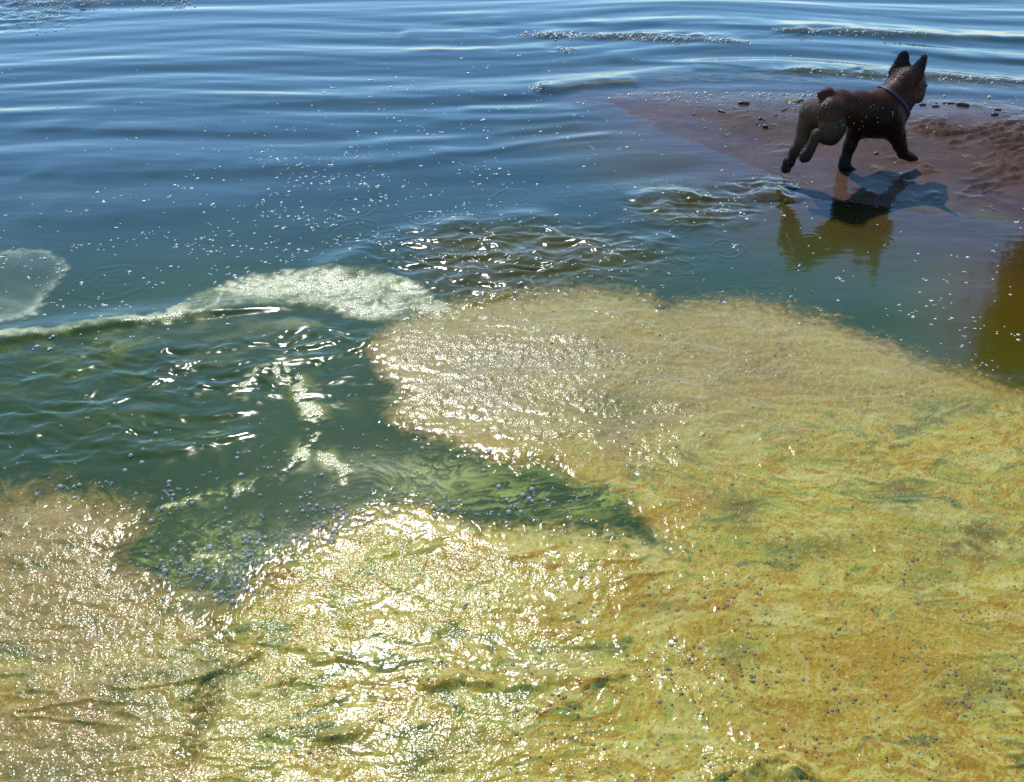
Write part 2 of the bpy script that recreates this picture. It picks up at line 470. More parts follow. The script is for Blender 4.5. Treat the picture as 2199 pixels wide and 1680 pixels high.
def water_height(X, Y, vx, vy):
    far = 1 - smooth(9, 30, Y)
    wx = 0.10 * fbm(X * 0.55, Y * 0.9, 3); wp = 2.0 * fbm(X * 0.35 + 5, Y * 0.5, 2)
    calm = 0.18 + 0.82 * (1 - smooth(250, 470, vy + 0.06 * (vx - 1100)))
    bunch = 0.45 + 0.55 * smooth(-0.5, 0.6, fbm(X * 0.33 + 11, Y * 0.9 + 4, 3))
    bend = -0.30 * np.exp(-((X - 1.15) / 0.95) ** 2) + 0.05 * np.clip(X + 1.2, -3, 0) ** 2      # crests swing towards the bar
    h = 0
    for lam, a, deg, ph in LAKE_WAVES:
        c, s = math.cos(math.radians(deg)), math.sin(math.radians(deg))
        q = 2 * math.pi / lam * (Y * c + X * s + wx * (0.5 + lam) + bend) + ph + wp
        e = np.sin(q)
        h = h + a * (e + 0.25 * np.cos(2 * q)) * far
    h = h * calm * bunch * (0.58 + 0.22 * smooth(120, 300, vy))
    for P, a, wf, wb in CRESTS:
        L = pts(P)
        m = (X > L[:, 0].min() - 0.5) & (X < L[:, 0].max() + 0.5) & (Y > L[:, 1].min() - 0.5) & (Y < L[:, 1].max() + 0.5)
        if not m.any(): continue
        x, y = X[m], Y[m]
        j = 0.03 * fbm(x * 3, y * 3, 2)
        d, sd, al = line_dist(L, x, y + j)
        lake = L[:, 0].max() < 1.0 and L[:, 1].min() > 2.6
        w = np.where(sd > 0, wf * (1.5 if lake else 1.0), wb)
        amp = (1.15 if lake else 1.0) * a * smooth(0, 0.12, al) * smooth(1, 0.88, al) * (0.75 + 0.5 * fbm(x * 5, y * 2, 2))
        h[m] += amp * np.exp(-(d / w) ** 2) * np.where(d < 3 * w, 1, 0)
    for cx, cy, r0, a in RINGS:
        gx_, gy_ = ground(cx, cy)
        r = np.hypot(X - gx_, Y - gy_)
        m = r < r0 * 2
        for k, q in ((1.0, 1.0), (0.62, 0.7), (0.34, 0.4)):
            rn = r[m] + 0.012 * r0 / 0.06 * noise(X[m] * 14 + cx, Y[m] * 14)
            h[m] += 0.00068 * a * q * np.cos((rn - r0 * k) / 0.0155 * np.pi) * np.exp(-((rn - r0 * k) / 0.010) ** 2)
    tm = 0
    for cx, cy, rx, ry, s in TURB:
        tm = np.maximum(tm, s * np.exp(-(((vx - cx) / rx) ** 2 + ((vy - cy) / ry) ** 2) ** 1.5))
    wX, wY = X + 0.04 * fbm(X * 7, Y * 7, 2), Y + 0.04 * fbm(X * 7 + 9, Y * 7, 2)
    t1 = 0.5 - np.abs(fbm(wX * 4.2, wY * 9.5, 3)) * 1.8
    t2 = fbm(wX * 9 + 3, wY * 17, 3)
    t3 = fbm(wX * 26, wY * 34, 2)
    chop = 0.012 * t1 + 0.008 * t2 + 0.0026 * t3
    return h + tm * chop, tm

def raster_sampler(x0, x1, y0, y1, step, fn):
    xs_ = np.arange(x0, x1 + step, step); ys_ = np.arange(y0, y1 + step, step)
    A = fn(*np.meshgrid(xs_, ys_))
    def sample(vx, vy):
        fx = np.clip((vx - x0) / step, 0, len(xs_) - 1.001); fy = np.clip((vy - y0) / step, 0, len(ys_) - 1.001)
        ix, iy = fx.astype(int), fy.astype(int); tx, ty = fx - ix, fy - iy
        return (A[iy, ix] * (1 - tx) * (1 - ty) + A[iy, ix + 1] * tx * (1 - ty) + A[iy + 1, ix] * (1 - tx) * ty + A[iy + 1, ix + 1] * tx * ty)
    return sample

# height of the water anywhere in the near field, for things that float
def water_z(x, y):
    x = np.atleast_1d(np.asarray(x, float)); y = np.atleast_1d(np.asarray(y, float))
    vx, vy = survey(x, y)
    h, _ = water_height(x, y, vx, vy)
    _, d = bed_height(x, y, False)
    return h * (0.06 + 0.94 * smooth(0.02, -0.32, d))

# ------------------------------------------------------------------ scum mats
POLY = {
 'patch': [(-310, 628), (-270, 590), (-180, 566), (-80, 556), (0, 541), (60, 534), (108, 537), (143, 560), (140, 592), (118, 630), (80, 668), (30, 694), (-60, 706), (-160, 700), (-250, 672)],
 'arm': [(-2000, 860), (-400, 742), (0, 716), (110, 708), (230, 692), (340, 672), (395, 652), (430, 622), (520, 596), (640, 580), (740, 571), (830, 584),
         (905, 610), (940, 638), (1010, 655), (980, 690), (880, 705), (800, 692), (720, 672), (640, 660), (520, 668), (380, 688), (200, 712), (0, 735), (-400, 765), (-2000, 885)],
 'main': [(835, 690), (900, 668), (960, 652), (1080, 636), (1200, 625), (1300, 628), (1395, 640), (1424, 668), (1500, 652), (1600, 647), (1660, 657),
          (1720, 682), (1800, 697), (1880, 732), (1950, 762), (2030, 792), (2199, 852), (2700, 1010), (4600, 1560), (4600, 2500), (2700, 1640), (2199, 1400), (1900, 1300), (1650, 1240),
          (1450, 1230), (1405, 1160), (1375, 1110), (1330, 1062), (1240, 1037), (1190, 1002), (1060, 990), (1000, 962), (940, 940), (870, 916), (836, 892),
          (872, 846), (818, 806), (806, 745)],
 'front': [(1405, 1160), (1440, 1185), (1650, 1165), (1900, 1225), (2199, 1325), (2700, 1540), (4600, 2200), (4600, 3000), (-2200, 3000), (-2200, 2300),
           (300, 1560), (470, 1400), (470, 1340), (520, 1290), (560, 1245), (640, 1192), (715, 1134), (765, 1108), (830, 1088), (905, 1084), (955, 1104), (1010, 1128),
           (1090, 1135), (1200, 1136), (1320, 1143)],
 'left': [(-2200, 1190), (-700, 1120), (0, 1092), (60, 1082), (125, 1068), (200, 1094), (296, 1104), (284, 1145), (236, 1184), (276, 1235), (330, 1264), (400, 1292), (490, 1306),
          (570, 1400), (530, 1490), (380, 1640), (-2200, 2500)],
 'film': [(700, 700), (806, 745), (818, 806), (872, 846), (836, 892), (870, 916), (940, 940), (1000, 962), (1060, 990), (1190, 1002), (1240, 1037), (1330, 1062), (1375, 1110),
          (1405, 1160), (1200, 1136), (1010, 1128), (905, 1084), (765, 1108), (640, 1192), (560, 1245), (470, 1340), (330, 1264), (236, 1184), (290, 1110), (0, 1085),
          (-700, 1120), (-2200, 1190), (-2200, 900), (-700, 790), (0, 730), (200, 708), (380, 684), (520, 664), (640, 656)],
}
SAMP = {k: raster_sampler(-2000, 4300, 480, 2900, 8.0, (lambda P: (lambda X, Y: sdf_poly(P, X, Y)))(P)) for k, P in POLY.items()}
srows = np.concatenate([np.arange(520, 1100, 2.5), np.arange(1100, 1730, 3.0), np.arange(1730, 2200, 12.0)])
SU = fan_columns(880, 90)
FX, FY = fan_grid(srows, SU)
fvx, fvy = survey(FX, FY)
FH, FT = water_height(FX, FY, fvx, fvy)
jit = 1.0
jx = fvx + jit * (22 * fbm(FX * 6, FY * 6, 4) + 10 * fbm(FX * 24, FY * 24, 3))
jy = fvy + jit * (13 * fbm(FX * 6 + 31, FY * 6, 4) + 7 * fbm(FX * 24 + 7, FY * 24, 3))
S = {k: f(jx, jy) for k, f in SAMP.items()}
edge = fbm(FX * 40, FY * 40, 3)

def blob(cx, cy, rx, ry, p=1.0):
    return np.exp(-((((jx - cx) / rx) ** 2 + ((jy - cy) / ry) ** 2) ** p))

def streak(P, w):
    d, _, al = line_dist(np.asarray(P, float), jx, jy)
    return np.exp(-(d / w) ** 2)

# how much of the water each mat hides
swirl_x = FX * 5 + 1.3 * fbm(FX * 3, FY * 3, 3); swirl_y = FY * 9 + 1.3 * fbm(FX * 3 + 40, FY * 3, 3)
sw1 = fbm(swirl_x, swirl_y, 5, 0.55)
sw2 = fbm(swirl_x * 0.55 + 20, swirl_y * 0.6 + 3, 5, 0.55)
fil = fbm(FX * 16 + 5 * sw2, FY * 60 + 8 * sw1, 4, 0.6)
c_patch = smooth(-6, 12, S['patch'] + 8 * edge) * (0.15 + 0.85 * np.exp(-np.clip(S['patch'], 0, 99) / 14) * smooth(-0.5, 0.3, edge + 0.4) + 0.25 * blob(20, 655, 70, 35)
                                       + 0.20 * fbm(FX * 14, FY * 14, 4))
c_arm = smooth(-4, 14, S['arm'] + 8 * edge) * np.clip(0.78 + 0.55 * sw1 + 0.3 * edge - 0.10 * smooth(380, 200, fvx), 0.3, 1)
c_arm = np.maximum(c_arm, 0.95 * smooth(-3, 7, S['arm'] + 4 * edge) * smooth(430, 360, fvx))
lace_d, lace_c = worley(FX * 26 + 2.5 * sw1 + 1.2 * edge, FY * 40 + 2.5 * sw2)
c_arm = c_arm * np.where(fvx > 400, np.clip(0.62 + 0.38 * smooth(0.08, 0.5, lace_d + 0.5 * edge) + 0.35 * sw1, 0.2, 1), 1.0)
c_main = smooth(-30, 32, S['main'] + 22 * edge + 10 * sw1 + 8 * fbm(FX * 90, FY * 90, 2))
crumb = fbm(FX * 48, FY * 66, 3) + 0.35 * sw1
c_main = np.maximum(c_main, 0.85 * smooth(0.16, 0.32, crumb - np.clip(-S['main'], 0, 999) / 110))
wl = smooth(900, 620, fvx)
c_front = smooth(-28 - 42 * wl, 30 + 34 * wl, S['front'] + 26 * edge + (14 + 46 * wl) * fil + 12 * sw1 + 10 * fbm(FX * 90, FY * 90, 2))
c_front = np.maximum(c_front, 0.85 * smooth(0.16, 0.32, crumb - np.clip(-S['front'], 0, 999) / 130))
c_left = smooth(-75, 60, S['left'] + 24 * edge + 34 * sw1 + 60 * fil)
hole = np.maximum(0.55 * streak([(405, 1505), (450, 1462), (500, 1446), (552, 1420)], 11) * smooth(-0.4, 0.0, edge), 0.8 * streak([(1395, 1150), (1360, 1125), (1300, 1090)], 18))
hole = np.maximum(hole, 0.58 * streak([(400, 1620), (440, 1540), (480, 1450), (470, 1370), (430, 1320)], 34) * smooth(-0.45, 0.25, fil + 0.6 * sw1 + 0.1))
c_front = c_front * (1 - hole); c_left = c_left * (1 - hole)
fm = 0.02 + 0.14 * smooth(-0.1, 0.5, sw1) * smooth(1000, 760, fvy)
fm = np.maximum(fm, 0.42 * blob(160, 752, 260, 34) * smooth(-0.35, 0.35, sw1))
fm = np.maximum(fm, 0.55 * blob(640, 684, 110, 22) * smooth(-0.4, 0.2, sw1))
fm = np.maximum(fm, 0.85 * streak([(520, 850), (535, 815), (575, 790)], 14) * smooth(-0.3, 0.1, edge))
fm = np.maximum(fm, 0.98 * streak([(600, 790), (640, 830), (660, 868), (682, 910), (668, 950), (640, 985)], 24) * smooth(-0.35, 0.05, edge + sw1))
fm = np.maximum(fm, 0.8 * streak([(700, 985), (735, 1010), (720, 1045)], 24) * smooth(-0.2, 0.3, sw1 + 0.5 * edge))
fm = np.maximum(fm, 0.65 * streak([(365, 945), (430, 940), (490, 925)], 10) * smooth(-0.2, 0.2, edge))
fm = np.maximum(fm, 0.70 * streak([(640, 985), (590, 1030), (520, 1048), (420, 1075), (330, 1090)], 16) * smooth(-0.1, 0.25, edge + 0.3 * sw1))
fm = np.maximum(fm, 0.95 * blob(1190, 1075, 210, 42) * smooth(-0.55, 0.3, fil + sw1))
fm = np.maximum(fm, 0.65 * blob(980, 1030, 260, 90) * smooth(-0.8, 0.6, fil + sw2))
fm = np.maximum(fm, 0.70 * blob(430, 1200, 280, 100) * smooth(-0.6, 0.5, fil))
fm = np.maximum(fm, 0.55 * smooth(46, 0, np.minimum(-S['main'], -S['front']).clip(0, 99)) * smooth(-0.35, 0.3, sw1 + 0.4 * edge) * smooth(780, 860, fvy))
fm = np.maximum(fm, 0.40 * smooth(60, 0, (-S['arm']).clip(0, 99)) * smooth(-0.3, 0.5, sw1) * smooth(650, 680, fvy))
c_film = smooth(-4, 8, S['film']) * np.clip(fm, 0, 1)
COVER = {'patch': c_patch, 'arm': c_arm, 'main': c_main, 'front': c_front, 'left': c_left, 'film': c_film}
keys = list(COVER)
stack = np.stack([COVER[k] * (0.999 if k == 'film' else 1) for k in keys], 0)
owner = stack.argmax(0); cover = stack.max(0)
thick = np.clip(np.maximum.reduce([c_main, c_front, c_left, c_arm * 0.38]), 0, 1)
inner = np.maximum.reduce([smooth(-10, 70, S[k] + 20 * edge) for k in ('main', 'front', 'left')] + [0.5 * smooth(-6, 24, S['arm'])])
solid = smooth(0.35, 0.95, thick) * (0.35 + 0.65 * inner)

# colour of the scum itself
def C(*c): return np.array(c)
beige, yell, ochre = C(.43, .37, .17), C(.48, .410, .065), C(.36, .222, .024)
lime, grn, dkgrn = C(.345, .385, .085), C(.095, .135, .035), C(.055, .085, .026)
tan, mauve, brown, pale = C(.35, .255, .13), C(.34, .285, .225), C(.19, .11, .04), C(.53, .515, .26)
def lerp(a, b, t):
    return a + (b - a) * np.clip(t, 0, 1)[..., None]
tone = np.ones(FX.shape + (3,)) * beige
low = smooth(800, 1080, fvy + 0.14 * (fvx - 1400))
# marbling: the coloured skins drawn out into swirls
wa, wb_ = fbm(FX * 1.9, FY * 3.0, 3), fbm(FX * 1.9 + 5.2, FY * 3.0 + 1.3, 3)
wc, wd = fbm(FX * 2.6 + 1.8 * wa, FY * 4.4 + 1.8 * wb_, 3), fbm(FX * 2.6 + 1.8 * wa + 8, FY * 4.4 + 1.8 * wb_ + 2, 3)
marb = fbm(FX * 3.0 + 2.2 * wc, FY * 5.6 + 2.2 * wd, 5, 0.52)
mpos = np.array([-.60, -.42, -.30, -.22, -.14, -.08, -.02, .05, .09, .16, .24, .30, .38, .55])
mcol = np.array([grn * 1.2, lime * .8, lime, yell, ochre, yell, lime, pale, yell, ochre, ochre * .85, yell, lime, grn * 1.5])
mcol = np.array(mcol)
marb = marb * 1.3
marble = np.stack([np.interp(marb, mpos, mcol[:, c]) for c in range(3)], -1)
tone = lerp(tone, marble, 0.92 * low + 0.25 * (1 - low))
tone = lerp(tone, ochre, smooth(0.10, 0.34, sw1 + 0.12 * edge) * 0.30)
tone = lerp(tone, pale, smooth(0.18, 0.38, -sw1 + 0.4 * sw2 + 0.1 * edge) * 0.5)
tone = lerp(tone, tan, smooth(0.05, 0.4, fbm(FX * 9, FY * 22, 4)) * 0.45 * (1 - 0.8 * low))
vein = np.clip(1 - np.abs(fbm(FX * 4.5 + 1.4 * sw1, FY * 8 + 1.4 * sw2, 4, 0.55)) * 9, 0, 1) ** 2
tone = lerp(tone, ochre * 0.9, vein * 0.7 * low)
vein2 = np.clip(1 - np.abs(fbm(FX * 6 + 30 + 1.8 * sw2, FY * 11 + 1.5 * sw1, 4, 0.55)) * 10, 0, 1) ** 2
tone = lerp(tone, pale * np.array([1, 1, .6]), vein2 * 0.55 * low)
tone = lerp(tone, mauve, 0.75 * blob(1130, 800, 240, 110) * smooth(-0.5, 0.3, sw2))
tone = lerp(tone, mauve, 0.6 * blob(1420, 930, 200, 80) * smooth(-0.3, 0.3, sw1))
tone = lerp(tone, tan, 0.8 * blob(1750, 800, 330, 90) * smooth(-0.4, 0.4, sw2))
for cx, cy, rx, ry, w in [(1860, 1430, 230, 80, .8), (1500, 1090, 90, 50, .7), (2120, 1010, 150, 50, .5), (1560, 1300, 260, 60, .4), (1700, 1560, 160, 40, .35)]:
    tone = lerp(tone, ochre, w * blob(cx, cy, rx, ry) * smooth(-0.6, 0.3, sw1))
for cx, cy, rx, ry, w in [(1935, 1085, 58, 26, 1.0), (1905, 1066, 40, 16, .8), (2090, 1165, 110, 55, .75), (1600, 1100, 46, 36, .8), (1320, 880, 80, 40, .5),
                          (1490, 965, 60, 30, .4), (2010, 880, 60, 22, .7), (2090, 870, 60, 20, .6), (1720, 1180, 130, 24, .6), (1580, 1400, 60, 30, .55), (2110, 1480, 90, 50, .55),
                          (1150, 1430, 70, 30, .6), (900, 1640, 60, 40, .8), (730, 1590, 60, 30, .6), (1000, 1600, 70, 30, .4), (1990, 1260, 70, 40, .5), (1430, 1310, 50, 18, .6), (60, 1650, 150, 50, .7)]:
    tone = lerp(tone, grn, w * blob(cx, cy, rx, ry) * smooth(-0.7, 0.1, sw1 + 0.6 * edge))
tone = lerp(tone, brown, 0.75 * blob(2085, 1165, 75, 32) * smooth(-0.4, 0.1, edge + sw1))
tone = lerp(tone, brown, 0.7 * blob(1935, 1052, 40, 12) + 0.6 * blob(1600, 1105, 22, 16))
tone = lerp(tone, tan * 0.85, 0.75 * smooth(600, 150, fvx) * smooth(1040, 1150, fvy) * smooth(-0.5, 0.2, sw2 + 0.3))
tone = lerp(tone, grn, 0.6 * smooth(700, 300, fvx) * smooth(1100, 1200, fvy) * smooth(0.05, 0.45, fbm(FX * 8, FY * 20, 4)))
tone = lerp(tone, grn, smooth(0.28, 0.42, fbm(FX * 5 + 50 + wc, FY * 8 + wd, 5, 0.6)) * 0.75 * low)
is_film = (owner == keys.index('film'))
film_tone = lerp(np.ones(tone.shape) * grn, lime, smooth(-0.2, 0.4, sw1 + 0.7 * fil) * 0.85)
film_tone = lerp(film_tone, pale, smooth(760, 700, fvy) * 0.6)
film_tone = lerp(film_tone, np.array([.42, .41, .20]), smooth(0.50, 0.80, c_film) * smooth(1120, 1000, fvx))
tone = np.where(is_film[..., None], film_tone, tone)
tone = np.where((owner == keys.index('patch'))[..., None], lerp(np.ones(tone.shape) * C(.20, .26, .19), np.array([.50, .52, .38]), smooth(0.35, 0.8, c_patch)), tone)
tone = np.where((owner == keys.index('arm'))[..., None], lerp(np.array([.50, .49, .30]) * np.ones(tone.shape), grn * 1.6, 0.8 * smooth(0.0, 0.3, -sw1 + 0.4 * edge)), tone)

# relief: rumpled skin, froth, lumps, tears
wf_d, wf_c = worley(FX * 95 + 0.8 * sw1, FY * 95 + 0.8 * sw2)
wg_d, wg_c = worley(FX * 42, FY * 42)
froth = 0.35 + 0.65 * smooth(-0.25, 0.25, fbm(FX * 6 + 70, FY * 8, 4))
froth = np.maximum(froth, blob(1130, 800, 260, 120)); froth = np.maximum(froth, 0.9 * blob(1450, 960, 160, 80))
froth = np.maximum(froth, 0.8 * smooth(900, 500, fvx) * smooth(1080, 1160, fvy))
froth = np.maximum(froth, 0.75 * blob(1100, 1560, 500, 170))
froth = np.clip(froth * (1 - 0.65 * blob(1900, 1330, 420, 190)), 0, 1)
bump_f = np.clip(1 - wf_d * 1.5, 0, 1) ** 0.5 * (0.35 + 0.65 * wf_c)
bump_g = np.clip(1 - wg_d * 1.9, 0, 1) ** 0.7 * smooth(0.45, 0.8, wg_c)
pit = np.clip(0.62 + 0.55 * bump_f, 0, 1.1) * (1 - 0.75 * low) + 0.75 * low                     # darker liquid shows between the froth cells
tone = tone * (1 + (pit - 1) * (0.25 + 0.75 * froth) * solid)[..., None]
pore = smooth(0.26, 0.12, wf_d) * smooth(0.50, 0.56, wf_c) * solid * (0.35 + 0.65 * low)
tone = lerp(tone, dkgrn * 1.3, 0.75 * pore)
wh_d, wh_c = worley(FX * 150 + 9, FY * 150)
tone = lerp(tone, pale * 1.15, 0.6 * smooth(0.30, 0.15, wh_d) * smooth(0.62, 0.7, wh_c) * solid)
net = smooth(0.30, 0.62, wg_d) * solid
tone = tone * (1 - 0.10 * (1 - net) * (1 - low))[..., None]
froth = np.maximum(froth * (0.05 + 0.95 * solid) * (0.62 + 0.38 * np.maximum(blob(1150, 800, 330, 150), smooth(1300, 700, fvx))), 0.85 * smooth(0.3, 0.8, c_arm))
froth = np.maximum(froth, 0.8 * smooth(0.45, 0.75, c_film) * smooth(1000, 850, fvx))
rump = fbm(FX * 11 + 1.5 * sw1, FY * 26 + 1.5 * sw2, 4, 0.5)
roll = fbm(FX * 2.6, FY * 4.2, 2)
thick_mat = np.isin(owner, [keys.index(k) for k in ('main', 'front', 'left')])[..., None]
tone = tone * np.where(thick_mat, np.array([0.79, 0.695, 0.40]), np.array([0.98, 0.97, 0.80]))
relief = 0.0022 * solid + 0.0014 * froth * bump_f * solid + 0.0024 * froth * bump_g * solid + (0.0038 * rump + 0.006 * roll) * solid
ridge = 1 - np.abs(fbm(FX * 5 + 90, FY * 13, 3)) * 6
relief = relief + 0.005 * np.clip(ridge, 0, 1) ** 2 * solid * smooth(0.1, 0.4, fbm(FX * 3 + 8, FY * 3, 2)) * smooth(1080, 1200, fvy)
for P, a, w in [([(1270, 1478), (1300, 1464), (1330, 1458)], .012, .012), ([(930, 1480), (990, 1468), (1040, 1476)], .012, .012), ([(1140, 1478), (1165, 1476)], .010, .016),
                ([(820, 640), (830, 612), (860, 604)], .014, .02), ([(1030, 655), (1060, 645), (1090, 638)], .018, .02), ([(800, 1202), (850, 1190), (920, 1178)], .006, .012),
                ([(1590, 1660), (1640, 1642), (1690, 1660)], .020, .026), ([(700, 1590), (760, 1580)], .008, .012)]:
    d, sd, al = line_dist(pts(P), FX, FY)
    relief = relief + a * np.exp(-(d / np.where(sd > 0, w * 0.7, w * 1.6)) ** 2) * (0.7 + 0.6 * edge)
damp = 1 - 0.65 * solid
Z = FH * damp + relief * np.clip(cover * 1.2, 0, 1) + 0.0012 + 0.001 * np.clip(cover, 0, 1)
names = {'patch': ('thin_scum_patch', 'thin blue-green scum patch with pale rim floating at the left edge', 'scum patch'),
         'arm': ('foam_scum_band', 'pale frothy band of scum curving along the low wave lip at left', 'scum band'),
         'main': ('algae_mat', 'large frothy beige-yellow algae mat spreading from the middle to the right edge', 'algae mat'),
         'front': ('algae_mat', 'yellow-green bubbly algae mat filling the foreground, with the brightest sun glare', 'algae mat'),
         'left': ('algae_mat', 'tan rumpled algae mat in the lower left corner beside the dark green channel', 'algae mat'),
         'film': ('algae_film', 'thin green algae film drifting over the dark channel between the thick mats', 'algae film')}
nr2, nc2 = FX.shape
FF = grid_faces(nr2, nc2)[:, ::-1]
VV = np.stack([FX, FY, Z], -1).reshape(-1, 3)
cov_v = cover.ravel(); own_v = owner.ravel()
face_c = cov_v[FF].max(1); face_o = own_v[FF[:, 0]]
# connected rafts
keep_f = face_c > 0.02
lab_f, own_f = FF[keep_f], face_o[keep_f]
lf = lab_f + own_f[:, None] * len(VV)
_u, lf = np.unique(lf, return_inverse=True); lf = lf.reshape(lab_f.shape); lab2 = np.arange(len(_u))
while True:
    m = lab2[lf].min(1); new = lab2.copy()
    for q in range(4): np.minimum.at(new, lf[:, q], m)
    new = new[new]; new = new[new]
    if (new == lab2).all(): break
    lab2 = new
comp = lab2[lf[:, 0]]
def scum_mesh(name, sel):
    used, inv = np.unique(sel, return_inverse=True)
    return mesh_obj(name, VV[used], inv.reshape(sel.shape), M_SCUM,
                    attrs={'tone': ('FLOAT_COLOR', tone.reshape(-1, 3)[used]), 'cover': ('FLOAT', np.clip(cov_v[used], 0, 1)), 'froth': ('FLOAT', froth.ravel()[used])})
crumbs = []
for ki, k in enumerate(keys):
    sel, cp = lab_f[own_f == ki], comp[own_f == ki]
    ids, cnt = np.unique(cp, return_counts=True)
    main_id = ids[cnt.argmax()]
    tag(scum_mesh(names[k][0], sel[cp == main_id]), names[k][1], names[k][2], 'algae mats' if names[k][0] == 'algae_mat' else None)
    crumbs.append(sel[cp != main_id])
o = scum_mesh('scum_crumbs', np.vstack(crumbs))
tag(o, 'loose crumbs of scum drifting along the edges of the mats', 'scum', kind='stuff')

# lookup of scum height and cover for things that sit on it
def scum_at(x, y):
    r = np.interp(-np.asarray(y), -FY[:, 0], np.arange(nr2)).reshape(np.shape(y))
    half = 0.421 * y + 0.428
    c = np.interp(x / half, SU, np.arange(nc2)).reshape(np.shape(y))
    ri_, ci_ = np.clip(np.rint(r).astype(int), 0, nr2 - 1), np.clip(np.rint(c).astype(int), 0, nc2 - 1)
    return Z[ri_, ci_], cover[ri_, ci_], froth[ri_, ci_], solid[ri_, ci_]

# ------------------------------------------------------------------ open water sheet
rows = np.concatenate([np.array([-371.5, -360, -340, -310, -280, -250, -220, -190, -160, -135, -110, -88, -68, -50, -36]),
                       np.arange(-28, 700, 1.75), np.arange(700, 1120, 2.3), np.arange(1120, 1730, 7), np.arange(1730, 2200, 14)])
rows = np.array([r for r in rows if r > -640])
WX, WY = fan_grid(rows, fan_columns(830, 70))
wvx, wvy = survey(WX, WY)
WH, WT = water_height(WX, WY, wvx, wvy)
wz_bed, w_d = bed_height(WX, WY, False)
shal = smooth(0.02, -0.32, w_d)                 # waves die out over the bar, except in the splash
shal = np.maximum(shal, np.exp(-((wvx - 1640) / 110) ** 2 - ((wvy - 412) / 36) ** 2) * smooth(0.12, -0.02, w_d))
WH = WH * (0.06 + 0.94 * shal)
WH = WH + 0.0007 * fbm(WX * 9, WY * 30, 2) * (1 - 0.6 * shal)
_, w_cov, _, w_sol = scum_at(WX, WY)
w_in = smooth(505, 540, wvy) * (wvy < 2190)
WH = WH * (1 - 0.65 * w_sol * w_in) - 0.010 * w_sol * w_in    # pressed down under the thick mats
DEPTH = np.clip(WH - wz_bed, 0, 1)
murk = 1 - np.exp(-DEPTH * 46.0)
# body colour of the algae-rich water: bluish green out on the lake, olive close to the scum
deep = np.array([0.018, 0.044, 0.042]); olive = np.array([0.072, 0.060, 0.004]); green = np.array([0.027, 0.048, 0.005])
g_mix = np.clip(smooth(330, 700, wvy + 30 * fbm(WX * 3, WY * 3, 3)), 0, 1)[..., None]
w_tone = deep * (1 - g_mix) + green * g_mix
by_bar = np.maximum(smooth(-0.75, -0.10, w_d), smooth(-1.5, -0.3, w_d) * smooth(1850, 2080, wvx)) * smooth(225, 330, wvy)
by_bar = np.maximum(by_bar, 0.8 * np.clip(WT, 0, 1) * smooth(820, 960, wvx) * smooth(370, 400, wvy) * smooth(660, 630, wvy))[..., None]            # sandy silt round the bar; right-edge reflection also put into the colour
for cl_ in ([(1640, 66), (1760, 69), (1880, 74), (1990, 80), (2140, 86)], [(1640, 152), (1760, 157), (1900, 165), (2050, 171), (2199, 178), (2400, 186)],
            [(1190, 193), (1240, 186), (1300, 180), (1380, 177)], [(1110, 75), (1220, 78), (1360, 82), (1500, 86), (1620, 93)], [(0, 8), (120, 9), (260, 6)]):
    dl, _, al_ = line_dist(pts(cl_), WX, WY)
    by_bar = np.maximum(by_bar, 0.75 * (np.exp(-(dl / 0.032) ** 2) * smooth(0, 0.1, al_) * smooth(1, 0.9, al_))[..., None])   # weed churned up in the small breakers
refl_brown = smooth(1950, 2120, wvx)[..., None]  # brown of the right-edge reflection put into the water colour
w_tone = w_tone * (1 - by_bar) + (olive * (1 - refl_brown) + np.array([0.074, 0.046, 0.003]) * refl_brown) * by_bar
w_tone = w_tone * (1 + 0.25 * fbm(WX * 2.5, WY * 2.5, 3))[..., None]
nr, nc = WX.shape
V = np.stack([WX, WY, WH], -1).reshape(-1, 3)
F = grid_faces(nr, nc)[:, ::-1]
# broad skirts of open water on both sides and behind
def skirt(idx, far_pts):
    global V, F
    base = len(V); far_pts = np.asarray(far_pts, float)
    V = np.vstack([V, far_pts])
    n = len(idx)
    a = np.arange(n - 1)
    F = np.vstack([F, np.stack([idx[a], base + a, base + a + 1, idx[a + 1]], 1)[:, ::-1]])
li = np.arange(nr) * nc; ri = li + nc - 1
vl = V[ri].copy(); vl[:, 0] = vl[:, 0] + 900; vl[:, 2] = 0
skirt(ri[::-1], vl[::-1])
vl = V[li].copy(); vl[:, 0] = vl[:, 0] - 900; vl[:, 2] = 0
skirt(li, vl)
fi = np.arange(nc) + (nr - 1) * nc
vf = V[fi].copy(); vf[:, 1] -= 1.6; vf[:, 2] = 0
skirt(fi, vf)
extra = len(V) - nr * nc
att_m = np.concatenate([murk.ravel(), np.ones(extra)])
att_t = np.vstack([w_tone.reshape(-1, 3), np.tile(deep, (extra, 1))])
water = mesh_obj('water', V, F, M_WATER, attrs={'murk': ('FLOAT', att_m), 'tone': ('FLOAT_COLOR', att_t)})
tag(water, kind='structure')

# ------------------------------------------------------------------ bubbles
def dome(seg=8, rings=3, squash=0.8):
    v = [(0, 0, squash)]; f = []
    for r in range(1, rings + 1):
        a = math.pi / 2 * r / rings * 1.12
        for s in range(seg):
            t = 2 * math.pi * (s + 0.5 * r) / seg
            v.append((math.sin(a) * math.cos(t), math.sin(a) * math.sin(t), math.cos(a) * squash))
    for s in range(seg):
        f.append((0, 1 + s, 1 + (s + 1) % seg))
    for r in range(rings - 1):
        b0, b1 = 1 + r * seg, 1 + (r + 1) * seg
        for s in range(seg):
            f.append((b0 + s, b1 + s, b1 + (s + 1) % seg)); f.append((b0 + s, b1 + (s + 1) % seg, b0 + (s + 1) % seg))
    return np.array(v), np.array(f)
DV, DF = dome(); DV2, DF2 = dome(8, 3, 0.48)

